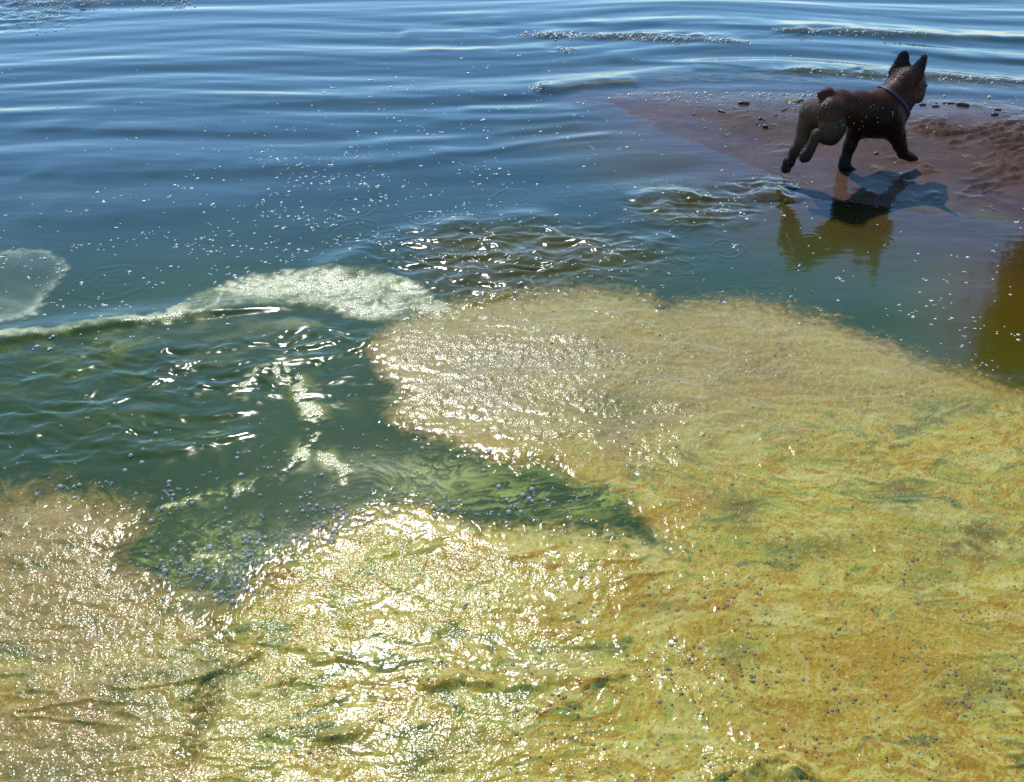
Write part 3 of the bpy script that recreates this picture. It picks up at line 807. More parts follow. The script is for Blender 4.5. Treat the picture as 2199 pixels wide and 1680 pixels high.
def scatter_mesh(name, xyz, rad, mat, lowres=False):
    tv, tf = (DV2, DF2) if lowres else (DV, DF)
    n = len(xyz)
    v = (xyz[:, None, :] + tv[None] * rad[:, None, None]).reshape(-1, 3)
    f = (tf[None] + (np.arange(n) * len(tv))[:, None, None]).reshape(-1, 3)
    return mesh_obj(name, v, f, mat)

def in_view(n, y0, y1, x0=-40, x1=2240):
    return rng.uniform(x0, x1, n), rng.uniform(y0, y1, n)

# where foam flecks drift on the open water (survey sheet)
def fleck_density(vx, vy):
    d = 0.03 + 0 * vx
    d = d + 0.9 * np.exp(-(((vx - 760) / 330) ** 2 + ((vy - 420) / 120) ** 2))
    d = d + 0.7 * np.exp(-(((vx - 560 + (vy - 560) * 0.8) / 260) ** 2 + ((vy - 580) / 90) ** 2))
    d = d + 0.45 * np.exp(-(((vx - 90) / 160) ** 2 + ((vy - 600) / 110) ** 2))
    d = d + 0.35 * np.exp(-(((vx - 1050) / 260) ** 2 + ((vy - 230) / 90) ** 2))
    d = d + 0.30 * np.exp(-(((vx - 2050) / 230) ** 2 + ((vy - 660) / 130) ** 2))
    d = d + 0.6 * np.exp(-(((vx - 1180) / 260) ** 2 + ((vy - 560) / 60) ** 2)) + 0.7 * np.exp(-(((vx - 1560) / 150) ** 2 + ((vy - 430) / 45) ** 2))
    d = d + 0.9 * np.exp(-(((vx - 480) / 380) ** 2 + ((vy - 1150) / 150) ** 2)) + 0.5 * np.exp(-(((vx - 1050) / 260) ** 2 + ((vy - 1050) / 60) ** 2))
    d = d + 0.5 * np.exp(-(((vx - 1500) / 180) ** 2 + ((vy - 205) / 10) ** 2))
    return np.clip(d, 0, 1)

px, py = in_view(31000, 8, 1300)
dn = fleck_density(px, py)
gx_, gy_ = ground(px, py)
clump = smooth(-0.12, 0.30, fbm(gx_ * 4.5, gy_ * 6, 4, 0.6)) + 0.12
keep = rng.random(len(px)) < dn * clump * 0.85
bx, by = gx_[keep], gy_[keep]; bvx, bvy = px[keep], py[keep]
sz, scv, _, ssol = scum_at(bx, by)
wz = water_z(bx, by)
bz_, bd = bed_height(bx, by, True)
on_scum = (bvy > 540) & (scv > 0.05)
ok = (ssol < 0.5) | (bvy < 540)
zz = np.where(on_scum, sz, np.maximum(wz, bz_))
bx, by, zz = bx[ok], by[ok], zz[ok]
rad = 0.0028 + 0.0052 * rng.random(len(bx)) ** 5
rad = rad * np.interp(by, [1.2, 2.2, 6], [1.0, 0.95, 1.25])
order = np.argsort(-rad / np.sqrt(bx ** 2 + by ** 2 + CAM_H ** 2))
big, rest = order[:150], order[150:]
# satellites make small clusters round some of the flecks
sat = rng.choice(rest, 900)
ang = rng.random(900) * 2 * np.pi; rr = rad[sat] * (1.2 + rng.random(900))
sxx, syy = bx[sat] + np.cos(ang) * rr, by[sat] + np.sin(ang) * rr
xyz = np.stack([np.concatenate([bx[rest], sxx]), np.concatenate([by[rest], syy]), np.concatenate([zz[rest], zz[sat]])], 1)
rads = np.concatenate([rad[rest], rad[sat] * 0.7])
nearm = xyz[:, 1] < 2.15
o = scatter_mesh('channel_bubbles', xyz[nearm], rads[nearm], M_CLEAR)
tag(o, 'small clear bubbles scattered over the dark green channel', 'bubbles', kind='stuff')
xyz, rads = xyz[~nearm], rads[~nearm]
o = scatter_mesh('foam_bubbles', xyz, rads, M_FLECK, lowres=True)
tag(o, 'tiny white foam bubbles scattered over the open water', 'foam', kind='stuff')

def cluster_mesh(i):
    r = np.random.default_rng(100 + i)
    n = 2 + i % 4
    p = [np.zeros(3)]; q = [1.0]
    for k in range(n):
        a = r.random() * 2 * np.pi; s = 0.25 + 0.6 * r.random()
        p.append(np.array([math.cos(a), math.sin(a), 0]) * (0.9 + 0.5 * r.random())); q.append(s)
    p, q = np.array(p), np.array(q)
    v = (p[:, None] + DV2[None] * q[:, None, None]).reshape(-1, 3)
    f = (DF2[None] + (np.arange(len(p)) * len(DV2))[:, None, None]).reshape(-1, 3)
    o = mesh_obj('foam_cluster', v, f, M_FLECK)
    me = o.data
    bpy.data.objects.remove(o)
    return me
CL = [cluster_mesh(i) for i in range(8)]
def place(name, me, loc, scale, rz, label, cat, group):
    o = bpy.data.objects.new(name, me)
    COL.objects.link(o)
    o.location = loc; o.scale = (scale,) * 3 if np.isscalar(scale) else scale; o.rotation_euler = (0, 0, rz)
    return tag(o, label, cat, group)
tmp = mesh_obj('bubble', *dome(12, 5, 0.88), M_BUBBLE); BUB = tmp.data; bpy.data.objects.remove(tmp)
tmp = mesh_obj('bubble', *dome(12, 5, 0.8), M_CLEAR); BUBC = tmp.data; bpy.data.objects.remove(tmp)
for k, i in enumerate(big):
    if by[i] < 2.15:
        place('bubble', BUBC, (bx[i], by[i], zz[i]), rad[i] * 0.9, rng.random() * 6.28,
              'clear bubble floating on the dark green channel between the mats', 'bubble', 'bubbles floating in the channel')
    else:
        place('foam_cluster', CL[k % 8], (bx[i], by[i], zz[i]), rad[i] * 0.62, rng.random() * 6.28,
              'small white cluster of foam bubbles floating on the open water', 'foam cluster', 'foam clusters floating on the water')

# bubbles blown up in the mats: most in the lower right
px, py = in_view(80000, 560, 1700, -60, 2260)
gx_, gy_ = ground(px, py)
sz, scv, sfr, ssol = scum_at(gx_, gy_)
dn = 0.16 + 0.75 * np.exp(-(((px - 1850) / 480) ** 2 + ((py - 1400) / 260) ** 2)) + 0.45 * smooth(1150, 1500, py) * smooth(500, 900, px)
cl = smooth(-0.1, 0.45, fbm(gx_ * 8, gy_ * 8, 4, 0.6))
keep = (ssol > 0.6) & (rng.random(len(px)) < dn * (0.10 + 0.9 * cl) * 0.62)
bx, by, bz2 = gx_[keep], gy_[keep], sz[keep]
rad = (0.0009 + 0.0036 * rng.random(len(bx)) ** 7) * (0.8 + 0.08 * by)
order = np.argsort(-rad / np.sqrt(bx ** 2 + by ** 2 + CAM_H ** 2))
big, rest = order[:150], order[150:]
o = scatter_mesh('scum_bubbles', np.stack([bx[rest], by[rest], bz2[rest] - rad[rest] * 0.1], 1), rad[rest], M_BUBBLE)
tag(o, 'countless small clear bubbles trapped in the algae mats', 'bubbles', kind='stuff')
for i in big:
    place('bubble', BUB, (bx[i], by[i], bz2[i] - rad[i] * 0.15), rad[i], 0.0,
          'clear round grey bubble standing on the yellow-green algae mat', 'bubble', 'large bubbles on the algae mat')

# ------------------------------------------------------------------ the dog
DOG_YAW = math.radians(24)
d_fwd = np.array([math.cos(DOG_YAW), math.sin(DOG_YAW), 0.0])
d_rgt = np.array([math.sin(DOG_YAW), -math.cos(DOG_YAW), 0.0])
def zv(X, Y):                                   # dog detail sheet -> survey sheet
    return (2100 + X * 0.29762) / 1.28559, (100 + Y * 0.29762) / 1.28559
_fx, _fy = ground(*zv(795, 1246), z=0.004)
FOOT = np.array([float(_fx), float(_fy), 0.004])
DOG0 = FOOT + 0.042 * d_rgt                     # on the dog's midline
def P(X, Y, lat=0.0):
    """joint on the vertical plane lat metres to the dog's right of its midline"""
    r = np.array([float(q) for q in ray(*zv(X, Y))])
    o = np.array([0, 0, CAM_H])
    t = (lat - np.dot(o - DOG0, d_rgt)) / np.dot(r, d_rgt)
    return o + t * r

BONES = []      # a, b, ra, rb, blend
def limb(points, radii, k=0.018):
    for i in range(len(points) - 1):
        BONES.append((np.asarray(points[i]), np.asarray(points[i + 1]), radii[i], radii[i + 1], k))
# trunk
limb([P(600, 690), P(720, 640), P(900, 680), P(1070, 720), P(1160, 730)], [.048, .048, .060, .073, .070], .03)
limb([P(1000, 800), P(1150, 820)], [.044, .046], .03)
# near (right) hind leg, tucked
limb([P(645, 700, .034), P(670, 890, .056)], [.050, .034], .024)
limb([P(610, 905, .058), P(700, 840, .055)], [.032, .034], .02)
limb([P(655, 945, .062), P(525, 915, .062)], [.024, .018])
limb([P(525, 915, .062), P(455, 1050, .062), P(418, 1105, .062)], [.0185, .0165, .019], .012)
limb([P(418, 1105, .062), P(398, 1140, .062)], [.021, .014], .01)
# far (left) hind leg, stretched out behind
limb([P(490, 720, -.045), P(435, 850, -.055)], [.050, .035], .025)
limb([P(435, 850, -.055), P(385, 960, -.055), P(325, 1060, -.055), P(262, 1170, -.055)], [.032, .022, .0175, .017], .016)
limb([P(262, 1170, -.055), P(228, 1235, -.055)], [.021, .015], .01)
# far (left) foreleg, planted
limb([P(1120, 790, -.045), P(880, 880, -.043)], [.050, .029], .03)
limb([P(880, 880, -.043), P(830, 1010, -.043), P(783, 1150, -.042), P(776, 1200, -.042)], [.027, .0215, .0185, .020], .014)
limb([P(776, 1205, -.042), P(815, 1222, -.042)], [.020, .0155], .01)
# near (right) foreleg, reaching forward
limb([P(1185, 740, .046), P(1258, 915, .055)], [.046, .030], .018)
limb([P(1262, 920, .055), P(1290, 1010, .055), P(1322, 1088, .055)], [.030, .0225, .0185], .014)
limb([P(1322, 1088, .055), P(1395, 1125, .053)], [.0195, .0165], .01)
# neck, head
limb([P(1130, 640), P(1265, 530), P(1340, 455)], [.058, .050, .046], .03)
limb([P(1235, 690), P(1320, 575)], [.050, .044], .03)
limb([P(1355, 400, -.005), P(1400, 405, -.010)], [.045, .043], .025)
limb([P(1410, 465, -.01), P(1450, 495, -.02)], [.040, .030], .02)
limb([P(1400, 545, .010), P(1455, 572, -.010)], [.030, .020], .018)
limb([P(1460, 440, -.02), P(1482, 468, -.025)], [.022, .015], .015)
# tail
limb([P(660, 600), P(625, 535)], [.026, .021], .014)
limb([P(625, 530), P(562, 538)], [.018, .014], .010)
for toe, fw in ((P(402, 1136, .062), .2), (P(228, 1236, -.055), .1), (P(812, 1232, -.042), 1.0), (P(1396, 1130, .053), 0.8)):
    for q in (-1.5, -0.5, 0.5, 1.5):
        c_ = toe + d_rgt * 0.0085 * q + d_fwd * 0.010 * fw
        BONES.append((c_, c_ + d_fwd * 0.004, .0092, .0085, .005))
EARS = [(P(1292, 335, -.036), P(1325, 185, -.044), .039, .0195, d_fwd * 0.80 - d_rgt * 0.60),
        (P(1442, 345, .036), P(1517, 205, .044), .033, .0145, d_fwd * 0.95 - d_rgt * 0.10)]

def sd_cone(Q, a, b, ra, rb):
    ab = b - a; L2 = float(ab @ ab)
    t = np.clip(((Q - a) @ ab) / L2, 0, 1)
    return np.linalg.norm(Q - a - t[..., None] * ab, axis=-1) - (ra + (rb - ra) * t)

def dog_sdf(Q):
    d = None
    for a, b, ra, rb, k in BONES:
        e = sd_cone(Q, a, b, ra, rb)
        if d is None: d = e; continue
        h = np.clip(0.5 + 0.5 * (d - e) / k, 0, 1)
        d = d + (e - d) * h - k * h * (1 - h)
    for a, b, ra, rb, thin in EARS:
        ax = (b - a) / np.linalg.norm(b - a)
        thin = thin - ax * (thin @ ax); thin /= np.linalg.norm(thin)
        Qs = Q + ((Q - a) @ thin)[..., None] * thin * 1.5        # flattens the ear front to back
        e = sd_cone(Qs, a, b, ra, rb) * 0.6
        # hollow of the ear, open to the front
        hol = sd_cone(Q, a + (b - a) * 0.25 + thin * 0.020, b + thin * 0.015, ra * 0.55, rb * 0.5)
        e = np.maximum(e, -hol)
        k = 0.014
        h = np.clip(0.5 + 0.5 * (d - e) / k, 0, 1)
        d = d + (e - d) * h - k * h * (1 - h)
    return d

def surface_nets(lo, hi, step, fn):
    n = np.ceil((hi - lo) / step).astype(int) + 1
    ax = [lo[i] + step * np.arange(n[i]) for i in range(3)]
    G = np.stack(np.meshgrid(*ax, indexing='ij'), -1)
    D = np.concatenate([fn(G[i:i + 8]) for i in range(0, n[0], 8)], 0)
    neg = D < 0
    corners = [(i, j, k) for i in (0, 1) for j in (0, 1) for k in (0, 1)]
    sl = lambda A, c: A[c[0]:n[0] - 1 + c[0], c[1]:n[1] - 1 + c[1], c[2]:n[2] - 1 + c[2]]
    cnt = sum(sl(neg, c).astype(int) for c in corners)
    act = (cnt > 0) & (cnt < 8)
    idx = -np.ones(act.shape, int); idx[act] = np.arange(act.sum())
    ssum = np.zeros((act.sum(), 3)); c_n = np.zeros(act.sum())
    for a in corners:
        for b in corners:
            if sum(abs(a[q] - b[q]) for q in range(3)) == 1 and a < b:
                da, db = sl(D, a)[act], sl(D, b)[act]
                m = (da < 0) != (db < 0)
                t = np.where(m, da / np.where(m, da - db, 1), 0)
                p = np.array(a) + t[:, None] * (np.array(b) - np.array(a))
                ssum += p * m[:, None]; c_n += m
    base = np.argwhere(act)
    V = lo + step * (base + ssum / c_n[:, None])
    F = []
    for axis in range(3):
        o1, o2 = [(1, 2), (2, 0), (0, 1)][axis]
        A = neg.take(range(0, n[axis] - 1), axis); B = neg.take(range(1, n[axis]), axis)
        for ch in np.argwhere(A != B):
            i = ch.copy()
            if i[o1] < 1 or i[o2] < 1 or i[o1] >= n[o1] - 1 or i[o2] >= n[o2] - 1: continue
            q = []
            for u, w in ((-1, -1), (0, -1), (0, 0), (-1, 0)):
                j = i.copy(); j[o1] += u; j[o2] += w
                q.append(idx[tuple(j)])
            F.append(q if A[tuple(ch)] else q[::-1])
    return V, np.array(F)

allp = np.array([b[0] for b in BONES] + [b[1] for b in BONES] + [e[1] for e in EARS])
lo, hi = allp.min(0) - 0.10, allp.max(0) + 0.10
lo[2] = max(lo[2], -0.03)
DVt, DFc = surface_nets(lo, hi, 0.0046, dog_sdf)
# coat colours by place on the body
def near(p, r): return np.exp(-((np.linalg.norm(DVt - p, axis=1) / r) ** 2))
rel = DVt - DOG0
along, lat, hgt = rel @ d_fwd, rel @ d_rgt, DVt[:, 2]
base = C(.011, .004, .0022); tan_c = C(.090, .050, .024); dark = C(.010, .008, .007)
dt = np.ones((len(DVt), 3)) * base
rump_m = np.clip(near(P(470, 740, -.03), .11) * 1.1 + near(P(545, 740, .04), .06) * 0.55 + 0.7 * near(P(440, 850, -.05), .06), 0, 1)
dt = dt + (tan_c - dt) * rump_m[:, None]
dt = dt + (C(.10, .045, .022) - dt) * (0.8 * near(P(1330, 380, -.01), .07))[:, None]
dt = dt + (C(.055, .017, .007) - dt) * (0.8 * smooth(0.235, 0.30, hgt) * smooth(0.52, 0.30, along))[:, None]
legs_m = smooth(0.13, 0.045, hgt)
dt = dt + (dark - dt) * (0.9 * legs_m)[:, None]
mask_m = np.clip(near(P(1490, 500, -.02), .05) + near(P(1470, 570, -.01), .045) + near(EARS[0][1], .05) + near(EARS[1][1], .05), 0, 1)
dt = dt + (dark - dt) * (0.9 * mask_m)[:, None]
dt = dt * (1 + 0.25 * fbm(along * 60, (hgt + lat) * 60, 3))[:, None]

dog = bpy.data.objects.new('dog', None)
COL.objects.link(dog)
dog.location = Vector(DOG0)
tag(dog, 'brown short-haired bulldog with pricked ears and purple collar trotting across the wet sand', 'dog')
def dog_part(name, V, F, mat, attrs=None, parent=None):
    o = mesh_obj(name, np.asarray(V) - DOG0, F, mat, attrs=attrs, parent=parent or dog)
    return o
body = dog_part('body', DVt, DFc, M_COAT, {'tone': ('FLOAT_COLOR', np.clip(dt, 0, 1))})

# short fur that catches the light along the outline
vn = np.zeros(len(DVt) * 3, np.float32); body.data.vertices.foreach_get('normal', vn); vn = vn.reshape(-1, 3)
def fur(count):
    pick = rng.integers(0, len(DVt), count)
    p = DVt[pick] + rng.normal(0, 0.0018, (count, 3)); n = vn[pick]
    flow = -d_fwd * 0.9 + np.array([0, 0, -0.55])
    flow = flow + rng.normal(0, 0.25, (count, 3))
    flow = flow - n * (flow * n).sum(1)[:, None]
    L = (rng.uniform(0.006, 0.012, count) * (0.35 + 0.65 * smooth(0.10, 0.16, p[:, 2])))[:, None]
    tip = p + flow * L + n * L * rng.uniform(0.05, 0.28, count)[:, None]
    side = np.cross(flow, n); side /= np.linalg.norm(side, axis=1)[:, None] + 1e-9
    w = 0.0005
    root = p - n * 0.001
    V = np.stack([root - side * w, root + side * w, tip], 1).reshape(-1, 3)
    F = np.arange(count * 3).reshape(-1, 3)
    return V, F, np.repeat(dt[pick], 3, 0)
fv, ff, fc = fur(30000)
fo = dog_part('fur', fv, ff, M_FUR, {'tone': ('FLOAT_COLOR', np.clip(fc * rng.uniform(0.35, 1.3, (len(fc) // 3, 1)).repeat(3, 0), 0, 1))})
fo['kind'] = 'stuff'

# collar round the neck, laid on the surface
na, nb = P(1170, 590), P(1285, 490)
ax = (nb - na) / np.linalg.norm(nb - na)
cen = P(1205, 560)
u1 = np.cross(ax, [0, 0, 1.0]); u1 /= np.linalg.norm(u1); u2 = np.cross(ax, u1)
tilt = ax * 0.25
ringv = []
SEG = 48
for off, lift in ((-.006, .000), (-.005, .0030), (.005, .0030), (.006, .000)):
    for s_ in range(SEG):
        t = 2 * math.pi * s_ / SEG
        dr = u1 * math.cos(t) + u2 * math.sin(t) + tilt * math.sin(t) * 0.8
        rs = np.linspace(0.03, 0.14, 56)
        q = cen + ax * off + dr[None] * rs[:, None]
        dd = dog_sdf(q)
        k = np.argmax(dd > 0) if (dd > 0).any() else 40
        ringv.append(cen + ax * off + dr * (rs[k] + lift))
rf = [(r * SEG + s_, r * SEG + (s_ + 1) % SEG, (r + 1) * SEG + (s_ + 1) % SEG, (r + 1) * SEG + s_) for r in range(3) for s_ in range(SEG)]
col_o = dog_part('collar', np.array(ringv), np.array(rf), M_COLLAR)

def ball(c, r, seg=12, rings=8):
    v = []; f = []
    for i in range(rings + 1):
        a = math.pi * i / rings
        for s_ in range(seg):
            t = 2 * math.pi * s_ / seg
            v.append(c + r * np.array([math.sin(a) * math.cos(t), math.sin(a) * math.sin(t), math.cos(a)]))
    for i in range(rings):
        for s_ in range(seg):
            f.append((i * seg + s_, (i + 1) * seg + s_, (i + 1) * seg + (s_ + 1) % seg, i * seg + (s_ + 1) % seg))
    return np.array(v), np.array(f)
def on_skin(c, direction, out=0.0):
    rs = np.linspace(0.0, 0.12, 80); q = c + direction[None] * rs[:, None]
    dd = dog_sdf(q); k = np.argmax(dd > 0) if (dd > 0).any() else 40
    return q[k] + direction * out
hf = P(1490, 480, -.02) - P(1362, 385, -.005); hf[2] = 0; hf = hf / np.linalg.norm(hf); hf = hf * 0.92 + np.array([0, 0, -0.05])
hr = np.cross(hf, [0, 0, 1.0]); hr /= np.linalg.norm(hr)
hc = P(1440, 470, -.012)
for sgn in (-1, 1):
    dr = hf * 0.75 + hr * sgn * 0.62 + np.array([0, 0, 0.25]); dr /= np.linalg.norm(dr)
    dog_part('eye', *ball(on_skin(hc, dr, -0.004), 0.0085), M_NOSE)
dr = hf + np.array([0, 0, 0.02]); dr /= np.linalg.norm(dr)
dog_part('nose', *ball(on_skin(hc, dr, -0.006), 0.013), M_NOSE)
for (p0, dirn) in ((P(398, 1146, .062), None), (P(226, 1242, -.055), None), (P(822, 1228, -.042), None), (P(1402, 1130, .053), None)):
    for q in (-1, 0, 1):
        dog_part('claw', *ball(p0 + d_rgt * 0.010 * q + d_fwd * 0.006, 0.0048, 8, 5), M_NOSE)

# ------------------------------------------------------------------ drips and flying drops
def tube(points, radii, seg=7):
    points = np.asarray(points, float); n = len(points); V = []; F = []
    for i in range(n):
        t = points[min(i + 1, n - 1)] - points[max(i - 1, 0)]; t /= np.linalg.norm(t)
        a = np.cross(t, [0.3, 0.8, 0.52]); a /= np.linalg.norm(a); b = np.cross(t, a)
        for s_ in range(seg):
            w = 2 * math.pi * s_ / seg
            V.append(points[i] + radii[i] * (a * math.cos(w) + b * math.sin(w)))
    for i in range(n - 1):
        for s_ in range(seg):
            F.append((i * seg + s_, i * seg + (s_ + 1) % seg, (i + 1) * seg + (s_ + 1) % seg, (i + 1) * seg + s_))
    for e, rev in ((0, True), (n - 1, False)):
        V.append(points[e]); c_ = len(V) - 1
        for s_ in range(0, seg):
            q = (e * seg + s_, e * seg + (s_ + 1) % seg)
            F.append((c_, q[1], q[0], q[0]) if rev else (c_, q[0], q[1], q[1]))
    return np.array(V), np.array([f if len(set(f)) == 4 else f for f in F])
def tube_obj(name, points, radii, mat, seg=7):
    V, F = tube(points, radii, seg)
    quads = F[[len(set(f)) == 4 for f in F.tolist()]]
    return mesh_obj(name, V, quads, mat)
dp = [P(190, 1240, -.055), P(188, 1275, -.055), P(205, 1310, -.055), P(228, 1345, -.055), P(240, 1385, -.055)]
dp[-1][2] = 0.001
tag(tube_obj('water_drip', dp, [.0012, .0018, .0016, .0018, .0022], M_DROP), 'thin curved string of water falling from the rear paw of the dog', 'water drip')
dp = [P(940, 935, 0.02), P(950, 955, .02), P(975, 968, .02), P(1003, 985, .02)]
tag(tube_obj('weed_strand', dp, [.0012, .001, .001, .0008], M_STICK), 'thin dark strand hanging under the belly of the dog', 'strand')
bv, bf = ball(np.zeros(3), 1.0, 8, 5)
tmp = mesh_obj('water_droplet', bv, bf, M_DROP); DROP = tmp.data; bpy.data.objects.remove(tmp)
SPECK = [(980, 752, 3), (1225, 708, 3.2), (1222, 735, 2.4), (865, 810, 2.6), (942, 792, 2.2), (1085, 802, 2.4), (762, 828, 2.8), (820, 752, 2), (738, 782, 2), (950, 838, 2.2),
         (1048, 640, 2), (930, 630, 2), (1022, 660, 1.8), (1132, 668, 1.8), (700, 850, 2), (915, 862, 2), (530, 752, 2.2), (620, 722, 2), (590, 885, 2), (1080, 755, 1.8),
         (120, 1330, 3), (160, 1290, 2.4), (90, 1400, 3), (210, 1420, 3), (300, 1385, 2.6), (460, 1385, 4), (60, 1290, 2.4), (30, 1345, 3), (130, 1250, 2.4), (330, 1150, 2),
         (250, 1170, 2.2), (520, 1140, 2), (560, 1165, 2), (690, 1030, 2), (440, 1420, 3), (380, 1460, 2.6)]
for i, (X, Y, r) in enumerate(SPECK):
    p = P(X, Y, 0.135 + 0.03 * math.sin(i * 2.1))
    p[2] = max(p[2], 0.004)
    place('water_droplet', DROP, p, r * 0.00085, 0, 'tiny bright droplet of green water flung up around the dog', 'droplet', 'droplets flying around the dog')

# ------------------------------------------------------------------ things lying on the sand bar
def bar_point(X, Y):                          # bar detail sheet -> ground
    vx, vy = (1900 + X * 0.4286) / 1.28559, Y * 0.4286 / 1.28559
    x, y = ground(vx, vy, 0.008)
    z, _ = bed_height(np.array([float(x)]), np.array([float(y)]))
    return np.array([float(x), float(y), max(float(z[0]), 0.0)])
STICKS = [(320, 665, 390, 668, 7, 'short thick black stick lying at the far edge of the sand bar'),
          (190, 716, 238, 734, 4.5, 'small pale-edged stick lying on the shallow tip of the sand bar'),
          (290, 690, 315, 705, 3, 'thin twig lying just right of the pale-edged stick'),
          (1722, 668, 1812, 682, 8, 'long dark flat stick on the far shore behind the head of the dog'),
          (1640, 660, 1720, 662, 3.5, 'thin straight twig touching the long dark stick'),
          (1490, 668, 1532, 670, 5, 'short dark stick directly below the muzzle of the dog'),
          (1576, 682, 1616, 684, 4.5, 'small reddish stick between the muzzle and the long dark stick'),
          (1952, 742, 1998, 738, 6, 'dark stick lying alone near the right edge of the bar'),
          (1970, 704, 2020, 706, 3.5, 'slender twig beyond the lone dark stick at right'),
          (478, 824, 512, 828, 6, 'stubby dark stick left of the rump of the dog'),
          (700, 655, 745, 645, 5, 'dark stick among weed just left of the tail'),
          (600, 716, 648, 700, 3.5, 'thin twig on the sand left of the hind thigh')]
for x0, y0, x1, y1, r, lab in STICKS:
    a, b = bar_point(x0, y0), bar_point(x1, y1)
    k = 7; t = np.linspace(0, 1, k)[:, None]
    pp = a + (b - a) * t + rng.normal(0, 0.0016, (k, 3)); pp[:, 2] = np.maximum(a[2], b[2]) + 0.0012 * r * 0.5
    rr = 0.0011 * r * np.array([0.55, 0.95, 1.05, 1.0, 0.9, 0.85, 0.45])
    tag(tube_obj('stick', pp, rr, M_STICK), lab, 'stick', 'sticks on the sand bar')

def stone_mesh(seed):
    r = np.random.default_rng(seed)
    v, f = ball(np.zeros(3), 1.0, 10, 6)
    ph = r.random(6) * 6
    k = 1 + 0.18 * np.sin(v[:, 0] * 2.6 + ph[0]) + 0.15 * np.sin(v[:, 1] * 3.1 + ph[1]) + 0.12 * np.sin(v[:, 2] * 2.2 + v[:, 0] * 3 + ph[2])
    v = v * k[:, None] * np.array([1.0, 0.8 + 0.2 * r.random(), 0.6])
    o = mesh_obj('pebble', v, f, M_STONE); me = o.data; bpy.data.objects.remove(o); return me
ST = [stone_mesh(i) for i in range(5)]
PEB = [(565, 748, 5), (465, 772, 8), (490, 778, 5), (440, 803, 6), (1205, 997, 8), (35, 738, 6), (108, 826, 4), (617, 763, 3), (755, 608, 5), (618, 600, 4), (630, 920, 4), (1445, 1010, 3),
       (1815, 768, 3), (380, 720, 3), (520, 905, 3), (690, 715, 3), (1840, 850, 4), (1940, 850, 4), (70, 745, 4), (300, 820, 3), (1390, 812, 3), (1560, 880, 5), (1600, 660, 4)]
PLAB = {(565, 748): 'dark pebble between two twigs left of the tail of the dog', (465, 772): 'largest dark pebble on the bar left of the rump of the dog',
        (490, 778): 'dark pebble touching the largest pebble left of the dog', (440, 803): 'dark pebble just in front of the largest pebble left of the dog',
        (1205, 997): 'lone round black pebble between the front legs of the dog', (35, 738): 'leftmost dark pebble near the submerged tip of the bar',
        (755, 608): 'dark pebble at the far waterline behind the tail of the dog', (1560, 880): 'dark pebble on the sand right of the chest of the dog'}
for i, (X, Y, r) in enumerate(PEB):
    p = bar_point(X, Y)
    place('pebble', ST[i % 5], p + np.array([0, 0, r * 0.0003]), r * 0.0011, i * 1.7,
          PLAB.get((X, Y), 'tiny dark wet pebble, one of the small ones strewn over the sand bar'), 'pebble', 'dark pebbles on the sand bar')

def weed_mesh(seed, n=16):
    r = np.random.default_rng(seed); V = []; F = []
    for q in range(n):
        a = r.random() * 6.28; p = np.array([r.normal(0, .35), r.normal(0, .25), 0.03]); w = 0.05 + 0.05 * r.random()
        b0 = len(V)
        for s_ in range(5):
            sd_ = np.array([-math.sin(a), math.cos(a), 0]) * w * (1 - s_ / 5)
            V += [p - sd_, p + sd_]
            a += r.normal(0, 0.45); p = p + np.array([math.cos(a), math.sin(a), 0]) * 0.17 + np.array([0, 0, 0.05 * math.sin(s_ * 1.3 + q)])
            p[2] = max(p[2], 0.02)
        for s_ in range(4):
            i = b0 + 2 * s_; F.append((i, i + 1, i + 3, i + 2))
    o = mesh_obj('weed_tuft', np.array(V), np.array(F), M_WEED); me = o.data; bpy.data.objects.remove(o); return me
WD = [weed_mesh(i) for i in range(4)]
TUFT = [(250, 866, 34, 'bright olive weed tuft on the submerged edge of the bar'), (1205, 1078, 44, 'flat weed tuft on the sand between the front paws'),
        (670, 648, 60, 'large tangled weed tuft lying left of the tail'), (640, 708, 44, 'dark weed tuft left of the hind thigh'), (560, 805, 34, 'faint weed tuft left of the stretched hind leg'),
        (1870, 678, 44, 'yellow-green weed tuft right of the long dark stick'), (1560, 762, 32, 'pale green weed tuft on the sand under the chin'),
        (1675, 832, 34, 'dark weed tuft right of the chest of the dog'), (1780, 1012, 40, 'weed tuft caught in the rippled sand at right'), (1870, 1062, 36, 'green weed tuft in front of the rippled sand'),
        (1580, 1265, 40, 'muddy weed tuft below the shadow of the head'), (1690, 685, 22, 'tiny green weed tuft left of the long dark stick'),
        (1950, 1325, 36, 'weed tuft on the drift line at the lower right of the bar'), (95, 775, 34, 'faint weed tuft near the tip of the bar'), (1440, 868, 30, 'wet weed tuft by the reaching foreleg')]
for i, (X, Y, r, lab) in enumerate(TUFT):
    p = bar_point(X, Y)
    place('weed_tuft', WD[i % 4], p, (r * 0.00085, r * 0.00085, r * 0.0005), i * 2.3, lab, 'weed', 'weed tufts on the sand bar')

for i in range(26):
    X, Y = rng.normal(180, 130), rng.normal(1350, 55)
    x, y = ground(*zv(X, Y)); z = float(np.maximum(water_z(float(x), float(y))[0], bed_height(np.array([float(x)]), np.array([float(y)]))[0][0]))
    place('weed_scrap', WD[i % 4], (float(x), float(y), z), (0.012 + 0.012 * rng.random(),) * 3, i * 1.9,
          'small yellow-green weed scrap churned up in the splash behind the dog', 'weed scrap', 'weed scraps in the splash')

